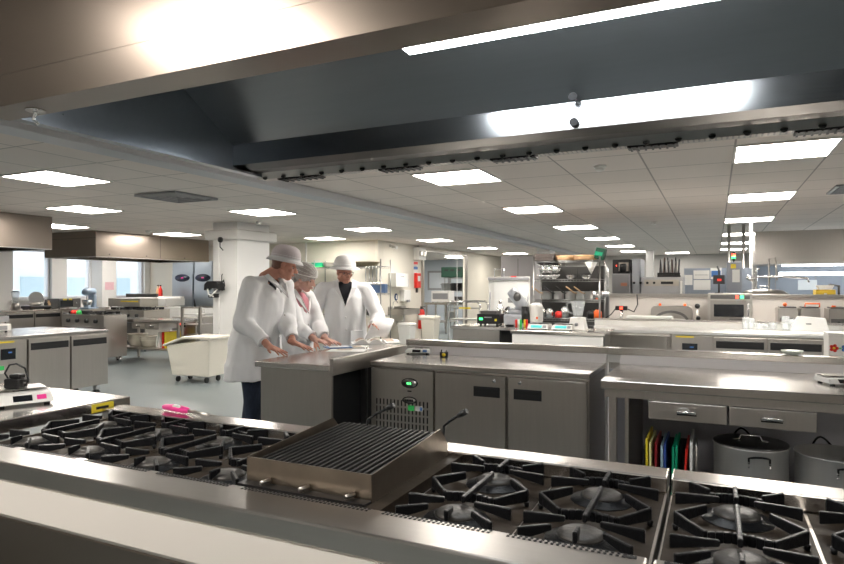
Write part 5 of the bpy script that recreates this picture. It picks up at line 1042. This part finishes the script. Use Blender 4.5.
x, _ = ony(596, 300, 9.5); t = thing('steel_jug', 'round steel pot at the right end of the middle rack shelf', 'pot', (x, 9.55, zs['a'])); MB().lathe([(0, 0), (.10, 0), (.11, .13), (.105, .13), (.09, .01), (0, .01)], n=20).build('body', CHROME, t); MB().tube([(.1, 0, .12), (.15, 0, .10), (.12, 0, .03)], .008, 6).build('handle', CHROME, t)
for i, u in enumerate((543, 549, 555)):
    for k in range(3):
        x, _ = ony(u, 286, 9.5); t = tag(MB().lathe([(0, 0), (.04, 0), (.09, .06), (.085, .062), (.035, .006), (0, .006)], n=18).build('steel_bowl', CHROME), 'steel bowl on the upper left rack shelf, %s stack, %s' % (['left', 'middle', 'right'][i], ['bottom', 'middle', 'top'][k]), 'bowl', 'steel bowls on the upper rack shelf'); t.location = (x, 9.48, zs['b'] + k * .075)
        if k: t.rotation_euler = (radians(14 * (-1) ** k), radians(10), 0); t.location.z += .02
for u, l in ((586, 'steel bowl near the funnel on the upper rack shelf'), (571, 'low steel tin in the middle of the upper rack shelf')):
    x, _ = ony(u, 286, 9.5); t = thing('steel_bowl', l, 'bowl', (x, 9.5, zs['b'])); bowl(t, .08, .06, CHROME)
x, _ = ony(594, 286, 9.45); t = thing('conical_sieve', 'white conical sieve hanging at the right of the upper rack shelf', 'sieve', (x, 9.30, 1.60)); MB().lathe([(0, 0), (.085, .17), (.09, .17), (.005, -.005)], (0, -.08, 0), 20).build('cone', WHITEP, t); MB().tube([(0, .01, .17), (0, .0, .20), (0, -.02, .215)], .006, 6).build('hook', CHROME, t)
x, _ = ony(546, 262, 9.5); t = thing('tray_stack', 'stack of dark baking trays on the top left of the pan rack', 'tray', (x, 9.5, zs['c']))
for k in range(5): bx('tray', (-.16 + .006 * k, -.18, .001 + k * .022), (.15 + .006 * k, .18, .016 + k * .022), mat('dark_tin', (.12, .10, .09), .7, .5), t, .003)
for u, w_, l in ((566, .115, 'left round bamboo steamer on top of the pan rack'), (585, .125, 'right round bamboo steamer on top of the pan rack')):
    x, _ = ony(u, 262, 9.5); t = thing('bamboo_steamer', l, 'steamer', (x, 9.5, zs['c'])); MB().lathe([(w_, 0), (w_ * 1.35, .001), (w_ * 1.35, .07), (w_ * 1.3, .075), (0, .085)], n=32).build('drum', mat('bamboo', (.62, .38, .20), 0, .6, .2, (4, 4, 90), .2), t); MB().lathe([(w_ * 1.37, .045), (w_ * 1.37, .062)], n=32).build('band', WOOD, t)
x, _ = ony(600, 256, 9.5); t = thing('green_carton', 'tilted dark green box on the top right of the pan rack', 'box', (x, 9.5, zs['c'] + .005)); MB().box((-.08, -.08, 0), (.06, .08, .17), Matrix.Rotation(.22, 4, 'Y')).build('carton', DGREEN, t, .008); MB().box((-.081, -.0835, .05), (.03, -.0805, .11), Matrix.Rotation(.22, 4, 'Y')).build('printed_label', MATS['green_plastic'], t)
for u, m, h, l in ((543, CHROME, .16, 'steel canister at the left on the lower rack shelf'), (551, CHROME, .14, 'steel pot second from the left on the lower rack shelf'), (560, RED, .10, 'red tin on the lower rack shelf'), (566, CHROME, .17, 'steel canister left of the blender jug'), (592, BLACK, .12, 'dark pot right of the blender jug'), (598.5, ORANGE, .13, 'orange bottle at the right of the lower rack shelf')):
    x, _ = ony(u, 310, 9.5); t = thing('canister', l, 'canister', (x, 9.42, zs['d'])); MB().lathe([(0, 0), (.06, 0), (.06, h * .75), (.03, h), (0, h)], n=18).build('body', m, t); MB().ball((0, 0, h + .012), .014, seg=8).build('lid_knob', BLACK, t)
t = thing('utensil', 'long steel utensils hanging from the right side of the pan rack', 'utensil', (rx1 + .05, 9.36, 1.25)); 
for k in range(4): MB().tube([(.0, -.02 + .0 * k, .55 - .03 * k), (.02 + .02 * k, -.03 - .03 * k, .50 - .03 * k), (.02 + .02 * k, -.03 - .03 * k, .08)], .006, 6).build('handle', CHROME, t); MB().ball((.02 + .02 * k, -.03 - .03 * k, .05), (.022, .010, .04), None, 8).build('blade', CHROME, t)
# ======================= ROW 2 COUNTERS =======================
xf = ony(671, 340, 7.7)[0]; xg = ony(825, 340, 7.7)[0]; xl = ony(587, 340, 7.7)[0]
t = counter_fridge(xf, 7.7, xg - xf, .7, 'second-row counter fridge with black display and wide slot handles', ndoor=2, panel='left', pw=(ony(713, 340, 7.7)[0] - xf), H=.90, grille=False, hand=-1, base=.12, top=False)
t = work_table(xl, 7.7, xf - .01, 8.4, 'second-row open steel table with a low tray shelf', H=.864, rim=.03, shelf=.62)
t = thing('worktop_run', 'long bright steel worktop over the second-row fridge and table', 'worktop', (0, 8.05, .866)); bx('top', (xl - .02, -.37, 0), (xg + .02, .36, .035), mat('pale_worktop', (.80, .79, .77), .8, .3, .02, (3, 3, 3), .03), t, .004); bx('white_upstand', (xl - .02, .30, .0355), (xg + .9, .34, .11), WHITEP, t); bx('upstand_cap', (xl - .02, .285, .1105), (xg + .9, .355, .135), WTOP, t, .003)
x, _ = ony(607, 335, 7.8); t = thing('oven_tray', 'dark steel tray on the second-row shelf at the left', 'tray', (x, 7.78, .6202)); bx('base', (-.2, 0, 0), (.2, .45, .01), DSTEEL, t); bx('rim', (-.2, -.012, 0), (.2, -.0002, .05), STEEL, t)
x, _ = ony(588, 327, 7.75); t = tag(MB().box((-.035, -.03, 0), (.035, .03, .03)).build('plug', BLACK, None, .008), 'small black plug on the second-row worktop beside the blender', 'plug'); t.location = (x + .03, 7.78, .9015)
# rear wall run with splashback
RX0, RX1 = ony(604, 300, 8.75)[0], 3.0
t = thing('rear_counter', 'rear steel counter with a pale splashback and steel cap', 'counter', (0, 9.1, 0))
bx('cabinet', (RX0, -.28, .08), (RX1, .30, .87), STEELV, t); bx('worktop', (RX0 - .02, -.33, .871), (RX1, .30, .905), WTOP, t, .004); bx('splashback', (RX0 - .02, .301, .08), (RX1, .34, 1.27), mat('pale_splashback', (.66, .62, .58), .25, .35), t); bx('cap', (RX0 - .04, .27, 1.2705), (RX1, .42, 1.31), STEEL, t, .004); bx('plinth', (RX0 + .05, -.2, 0), (RX1, .28, .08), DARK, t)
def RP(u): return ony(u, 305, 9.0)[0]
t = thing('cutting_slab', 'long white block lying at the left on the rear counter', 'board', (RP(628), 8.80, .905)); bx('slab', (0, 0, 0), (RP(673) - RP(628), .3, .10), WHITEP, t, .006); bx('top_edge', (0, 0, .101), (RP(673) - RP(628), .3, .105), PAPER, t)
t = thing('pasta_cooker', 'low rounded steel appliance with two red knobs on the rear counter', 'appliance', (RP(650), 9.12, .905)); w_ = RP(692) - RP(650)
MB().prism([(0, 0), (w_, 0), (w_, .2), (w_ - .03, .24), (.03, .24), (0, .2)], 0, .22, 'y').build('body', STEEL, t, .01)
g = MB(); P = [(w_ / 2 + w_ * .42 * cos(pi * k / 12), .04 + .14 * sin(pi * k / 12)) for k in range(13)]; Q = [(w_ / 2 + w_ * .36 * cos(pi * k / 12), .03 + .115 * sin(pi * k / 12)) for k in range(13)]
g.prism(P + Q[::-1], -.012, -.0005, 'y'); g.build('curved_guard', DSTEEL, t); bx('name_plate', (w_ * .3, -.008, .02), (w_ * .85, -.0005, .07), WHITEP, t)
for q in (.22, .82): MB().lathe([(.018, .241), (.02, .262), (.012, .275), (0, .275)], (w_ * q, .05, 0), 14).build('red_knob', ORANGE, t)
t = thing('socket_post', 'black double socket with red switch on a steel post', 'socket', (RP(622.5), 8.9, .905)); MB().tube([(0, 0, 0), (0, 0, .18)], .02, 10).build('post', CHROME, t); MB().lathe([(.05, 0), (.04, .012), (0, .012)], n=16).build('post_base', CHROME, t); bx('socket_box', (-.08, -.03, .18), (.08, .03, .24), BLACK, t, .01); bx('red_switch', (-.02, -.036, .195), (.02, -.0305, .23), LED, t); MB().tube([(-.08, 0, .2), (-.14, 0, .12), (-.26, 0, .04), (-.3, .0, .01)], .008, 6).build('cable', BLACK, t); MB().tube([(.08, 0, .2), (.16, .02, .16), (.2, .1, .26), (.18, .2, .395)], .008, 6).build('cable', BLACK, t)
t = thing('drain_lever', 'steel tap lever with a black ball beside the rounded appliance', 'lever', (RP(697.5), 8.95, .905)); MB().tube([(0, 0, 0), (0, 0, .22)], .016, 8).build('rod', STEEL, t); MB().ball((0, 0, .25), .035, seg=12).build('ball_grip', BLACK, t); MB().ball((0.01, -.02, .09), .03, seg=10).build('valve', BLACK, t)
x = RP(708); w_ = RP(752) - x
t = cabinet('microwave', 'wide steel microwave oven with a dark window on the rear counter', 'oven', x, 8.85, .905, w_, .45, .42, mat('bright_steel', (.66, .64, .60), 1, .3, .02, (4, 40, 40), .04), 0, [('door', (.03, -.02, .07), (w_ - .07, -.0005, .33), STEEL), ('window', (.07, -.024, .12), (w_ - .10, -.0205, .28), SCREEN), ('control_strip', (.03, -.012, .35), (w_ - .03, -.0005, .40), DSTEEL), ('green_button', (w_ - .14, -.018, .355), (w_ - .10, -.0125, .395), LEDG), ('red_button', (w_ - .19, -.018, .355), (w_ - .16, -.0125, .395), LED), ('brand_strip', (.25, -.022, .085), (.5, -.0205, .10), DSTEEL)])
MB().tube([(w_ - .05, -.001, .1), (w_ - .05, -.05, .12), (w_ - .05, -.05, .28), (w_ - .05, -.001, .3)], .009, 8).build('door_handle', CHROME, t)
t = thing('tablet_stand', 'dark tablet screen on a stalk above the microwave', 'screen', (RP(719), 9.1, 1.3252)); bx('screen', (-.07, -.01, .12), (.07, .01, .24), BLACK, t, .004); MB().tube([(0, .012, 0), (0, .012, .3), (-.02, .012, .36)], .012, 8).build('stalk', BLACK, t); bx('stalk_base', (-.05, -.03, 0), (.05, .05, .008), BLACK, t); bx('lit_icon', (-.02, -.0125, .16), (.03, -.0105, .19), RED, t)
t = thing('dome_lid', 'big steel dome lid right of the microwave', 'lid', (RP(765) * 1.09, 9.92, .0)); MB().lathe([(.34, 1.22), (.32, 1.30), (.22, 1.36), (0, 1.385)], n=32).build('dome', STEEL, t); MB().lathe([(.33, 0), (.33, 1.219)], n=32).build('kettle_body', STEELV, t); MB().tube([(-.05, 0, 1.38), (-.05, 0, 1.42), (.05, 0, 1.42), (.05, 0, 1.38)], .008, 6).build('lid_handle', CHROME, t)
for k, (u0, u1, l) in enumerate(((777, 797, 'left steel fryer box with a red lamp on the rear counter'), (799, 819, 'middle steel fryer box with an orange handle on the rear counter'), (827, 846, 'right steel fryer box at the edge of the picture'))):
    x = RP(u0); w_ = RP(u1) - x
    t = cabinet('tabletop_fryer', l, 'fryer', x, 8.85, .905, w_, .4, .24, STEEL, 0, [('basket_rim', (.02, .02, .241), (w_ - .02, .3, .26), DSTEEL), ('control_panel', (.02, -.006, .03), (w_ - .02, -.0005, .12), DSTEEL), ('knob', w_ / 2, .075, BLACK)])
    if k == 0: MB().ball((w_ * .35, .03, .285), .025, seg=10).build('red_lamp', ORANGE, t); bx('lamp_post', (w_ * .35 - .01, .03, .2605), (w_ * .35 + .01, .04, .27), BLACK, t)
    if k == 1: MB().tube([(.05, .03, .26), (.05, .0, .30), (.2, .0, .30), (.2, .03, .26)], .010, 8).build('handle', ORANGE, t)
    if k == 2: bx('red_lamp', (.03, .01, .2605), (.07, .04, .28), ORANGE, t)
# glasses, cups and paper on the second-row worktop
WZ = .9012
def glass_tumbler(u, v, h, l):
    x, y = onz(u, v, .90); y = min(y, 8.2); x, _ = ony(u, v, y); t = tag(MB().lathe([(0, 0), (.035, 0), (.04, h), (.036, h), (.031, .008), (0, .008)], n=18).build('glass', GLASS), l, 'glass', 'glasses on the second-row worktop'); t.location = (x, y, WZ + .012)
t = thing('paper_liner', 'white lined tray spread below the glasses on the second row', 'tray', (ony(783, 332, 7.9)[0], 7.85, WZ)); bx('liner', (-.42, -.16, 0), (.42, .22, .012), PAPER, t, .003)
for i, (u, v, h, l) in enumerate(((746, 329, .14, 'left tall glass on the white tray, leftmost of the row'), (751, 328, .13, 'glass just right of the leftmost glass'), (759, 329, .07, 'low glass left of the middle of the tray'), (766, 329, .06, 'low glass in the middle of the tray'), (773, 329, .08, 'glass right of the middle of the tray'), (785.5, 329, .16, 'tall glass standing before the folded paper'), (792, 329, .13, 'glass beside the tall one before the folded paper'), (801, 330, .16, 'tall glass at the right end of the tray'))): glass_tumbler(u, v, h, l)
t = thing('paper_bag', 'folded white paper bag behind the glasses on the second row', 'paper', (ony(810, 325, 8.15)[0], 8.12, WZ + .0125)); MB().hexa([(-.20, -.08, 0), (.17, -.08, 0), (.19, .06, 0), (-.19, .06, 0), (-.13, -.03, .17), (.14, -.04, .15), (.14, .0, .15), (-.13, .0, .17)]).build('bag', PAPER, t, .006); bx('fold', (-.05, -.078, .08), (.0, -.06, .09), BLACK, t)
# floral box behind row one
t = work_table(.35, 4.62, 1.6, 5.3, 'low steel table hidden behind the drawer table carrying a floral box', H=.85, shelf=.3)
x0 = ony(828.5, 340, 4.8)[0]; t = thing('floral_box', 'white box printed with red and blue flowers at the right edge', 'box', (x0, 4.8, .8502)); bx('carton', (0, 0, 0), (.26, .2, .25), WHITEP, t, .004); bx('lid_edge', (-.003, -.003, .2505), (.263, .203, .262), PAPER, t)
for r_ in (.06, .165):
    for k in range(4):
        cx = .03 + k * .065; col = (RED, BLUE, YELLOW, ORANGE)[k % 4]
        g = MB()
        for j in range(5): q = j * 2 * pi / 5; g.lathe([(.011, 0), (.011, .0015), (0, .0015)], n=10, M=Matrix.Translation((cx + .016 * cos(q), -.0032 if 0 else -.0005, r_ + .016 * sin(q))) @ Matrix.Rotation(R90, 4, 'X'))
        g.build('flower_print', col, t)['kind'] = 'stuff'
        MB().lathe([(.008, 0), (.008, .001), (0, .001)], n=10, M=Matrix.Translation((cx, -.0022, r_)) @ Matrix.Rotation(R90, 4, 'X')).build('flower_centre', YELLOW, t); bx('leaf_print', (cx + .025, -.0015, r_ - .004), (cx + .042, -.0003, r_ + .004), GREEN, t)
# ======================= BEHIND THE SPLASHBACK =======================
def BP(u, Y=10.4): return ony(u, 285, Y)[0]
x = BP(612); w_ = BP(630) - x; t = cabinet('coffee_machine', 'grey cabinet with a black coffee brewer on top behind the splashback', 'machine', x, 10.4, 0, w_, .6, 1.62, GREYP, 0, [('front_panel', (.02, -.01, 1.0), (w_ - .02, -.0005, 1.6), mat('grey_metallic', (.25, .25, .26), .5, .4)), ('red_print', (w_ * .5, -.014, 1.42), (w_ * .85, -.0105, 1.47), mat('dull_orange_print', (.5, .2, .12), 0, .5))])
bx('brewer_body', (.0, .05, 1.621), (w_, .5, 1.85), BLACK, t, .01); bx('brewer_recess', (w_ * .35, .045, 1.66), (w_ * .9, .0495, 1.80), mat('cream_recess', (.5, .45, .38), 0, .5), t); MB().lathe([(.05, 1.64), (.055, 1.76), (.04, 1.78), (0, 1.78)], (w_ * .62, .0, 0), 14).build('jug', BLACK, t); bx('red_light', (w_ * .2, .043, 1.74), (w_ * .25, .049, 1.76), LED, t)
x = BP(631); w_ = BP(640) - x; cabinet('tall_unit', 'narrow tall steel unit right of the coffee machine', 'cabinet', x, 10.5, 0, w_, .6, 1.86, mat('cool_satin_steel', (.40, .42, .45), 1, .4), 0, [('door', (.02, -.02, .1), (w_ - .02, -.0005, 1.8), MATS['cool_satin_steel'])])
x = BP(641); w_ = BP(683) - x; t = cabinet('dishwasher', 'wide grey pass-through dishwasher with a button strip behind the splashback', 'dishwasher', x, 10.4, 0, w_, .7, 1.56, mat('satin_grey_steel', (.46, .46, .47), .7, .45), 0, [('control_strip', (.05, -.012, 1.42), (w_ - .06, -.0005, 1.52), mat('beige_strip', (.5, .46, .40), .3, .4)), ('display', (w_ - .32, -.016, 1.45), (w_ - .14, -.0125, 1.49), BLACK), ('handle', (w_ - .04, -.04, 1.0), (w_ - .01, -.0005, 1.5), WHITEP)])
for k in range(4): MB().lathe([(.02, 0), (.018, .01), (0, .01)], n=12, M=Matrix.Translation((w_ - .72 + k * .1, -.0125, 1.47)) @ Matrix.Rotation(R90, 4, 'X')).build('button', BLACK, t)
x0r = BP(657) ; x1r = BP(680); t = thing('tray_rack', 'black wire rack holding a row of upright trays on the dishwasher', 'rack', ((x0r + x1r) / 2, 10.6, 1.5602)); a = (x1r - x0r) / 2
bx('base', (-a, -.15, 0), (a, .15, .03), BLACK, t); bx('front_rail', (-a, -.15, .0305), (a, -.14, .07), BLACK, t)
for k in range(11):
    q = -a + .03 + (2 * a - .06) * k / 10; o = MB().box((-.007, -.12, 0), (.007, .12, .22 + .03 * ((k * 7) % 3)), Matrix.Rotation(.06 * (-1) ** k, 4, 'Y')).build('tray', (BLACK, DSTEEL, mat('brown_tray', (.10, .05, .03), 0, .5), BLACK, mat('grey_tray', (.3, .28, .26), 0, .5))[k % 5]); o.location = (t.location.x + q, 10.62, 1.5912)
    tag(o, 'upright tray in the black rack on the dishwasher, number %s from the left' % ['one', 'two', 'three', 'four', 'five', 'six', 'seven', 'eight', 'nine', 'ten', 'eleven'][k], 'tray', 'upright trays on the dishwasher')
# screen wall carrying papers, grey control box, signal tower
xw = BP(684, 11.4); xe = BP(752, 11.4); t = struct(bx('wall_screen', (xw, 11.45, 0), (xe, 11.5, 1.72), WALLB))
def paper(u0, v0, u1, v1, m, l, Y=11.44, bands=()):
    xa, za = ony(u0, v0, Y); xb, zb = ony(u1, v1, Y); zb = CH + (HOR - v1) * (Y * CY_ - xb * SY_) / FPX
    t = thing('notice', l, 'notice', ((xa + xb) / 2, Y, (za + zb) / 2)); a, b = (xb - xa) / 2, (za - zb) / 2; bx('sheet', (-a, 0, -b), (a, .004, b), m, t)
    for q0, q1, mm in bands: bx('printed_block', (-a * .85, -.002, b * q0), (a * .85, -.0005, b * q1), mm, t)
paper(684.5, 275, 692.5, 285, WHITEP, 'single white sheet left of the wall papers'); paper(693.5, 270.5, 709.5, 279, WHITEP, 'upper wide white sheet on the screen wall', bands=((-.1, 0, GREYP),)); paper(693.5, 280, 710.5, 290, WHITEP, 'lower wide white sheet on the screen wall'); paper(710.5, 268, 721.5, 279, WHITEP, 'white and blue sheet beside the tablet', bands=((-.6, .5, BLUE),))
x = BP(727, 11); w_ = BP(742, 11) - x; t = cabinet('control_box', 'grey control cabinet with a warning sheet behind the microwave', 'cabinet', x, 11, 0, w_, .35, 1.80, mat('blue_grey_enamel', (.28, .30, .34), .2, .45), 0, [('warning_sheet', (w_ * .35, -.003, 1.48), (w_ * .85, -.0005, 1.68), PAPER), ('warning_label', (w_ * .25, -.003, 1.70), (w_ * .6, -.0005, 1.77), YELLOW)])
t = thing('signal_tower', 'small red and green signal lamp on top of the grey control box', 'lamp', (x + w_ * .45, 11.15, 1.8002)); MB().lathe([(.02, 0), (.02, .06)], n=12).build('base', BLACK, t); MB().lathe([(.03, .0605), (.03, .10), (0, .10)], n=14).build('green_lens', LEDG, t); MB().lathe([(.03, .1005), (.03, .14), (0, .14)], n=14).build('red_lens', LED, t); MB().lathe([(.03, .1405), (.02, .18), (0, .18)], n=14).build('top_cap', BLACK, t)
for u, l in ((729, 'left vertical pipe rising to the ceiling behind the control box'), (743.5, 'right vertical pipe rising to the ceiling behind the control box')):
    xx = BP(u, 12.2); t = tag(MB().tube([(0, 0, 0), (0, 0, CEIL - .001)], .028, 12).build('pipe', STEEL), l, 'pipe'); t.location = (xx, 12.2, 0)
t = thing('swivel_tap', 'long chrome swivel tap above the dome lid', 'tap', (BP(756, 9.95), 9.95, 0)); MB().tube([(0, 0, 0), (0, 0, 1.62), (.0, 0, 1.66), (.05, 0, 1.66)], .018, 8).build('riser', CHROME, t); MB().tube([(.0, 0, 1.55), (.35, 0, 1.55), (.62, 0, 1.53), (.64, 0, 1.47)], .014, 8).build('spout', CHROME, t); MB().tube([(-.03, 0, 1.5), (-.12, 0, 1.55)], .03, 8).build('valve', CHROME, t); MB().tube([(.16, 0, 1.0), (.16, 0, 1.8), (.24, 0, 1.82), (.26, 0, 1.5)], .012, 8).build('spray_hose', STEEL, t)
xw = ony(757, 280, 15.4)[0]; struct(bx('wall_rear_right', (xw, 15.4, 0), (6.8, 15.5, CEIL), WALLB))
for k in range(3): q = ony(775 + k * 40, 280, 15.39)[0]; struct(bx('trim_%d' % (6 + k), (q, 15.385, .3), (q + .02, 15.399, 2.0), GREYP))
paper(798, 280, 817, 290, mat('pale_notice', (.66, .70, .72), 0, .5), 'pale notice board on the blue-grey wall at the far right', Y=15.37)
x = ony(816, 293, 10.1)[0]; w_ = ony(836, 293, 10.1)[0] - x; t = thing('crate', 'mustard yellow crate on the shelf at the far right', 'crate', (x, 10.1, 1.2)); bx('crate_body', (0, 0, 0), (w_, .3, .17), MUST, t, .012); bx('handle_slot', (w_ * .4, -.004, .09), (w_ * .55, -.0005, .12), WHITEP, t)
t = thing('paper_stack', 'white tray of paper on the yellow crate', 'paper', (x + .02, 10.15, 1.3702)); MB().hexa([(.03, 0, 0), (w_ - .06, 0, 0), (w_ - .06, .2, 0), (.03, .2, 0), (0, 0, .06), (w_ - .03, 0, .06), (w_ - .03, .2, .06), (0, .2, .06)]).build('tray', WHITEP, t)
t = thing('storage_shelf', 'steel wall bench behind the splashback at the far right', 'shelf', (x - .3, 10.0, 0)); bx('shelf_top', (-.1, 0, 1.16), (2.4, .5, 1.199), STEEL, t)
for q in (0, 2.2): bx('leg', (q, .05, 0), (q + .05, .45, 1.159), STEELV, t)
t = thing('tap', 'black lever tap beside the yellow crate at the right edge', 'tap', (ony(841, 290, 10.1)[0], 10.25, 1.1992)); MB().tube([(0, 0, 0), (0, 0, .22), (-.1, 0, .24), (-.16, 0, .2)], .018, 8).build('spout', DSTEEL, t); MB().lathe([(.04, 0), (.035, .02), (0, .02)], n=12).build('tap_base', DSTEEL, t)
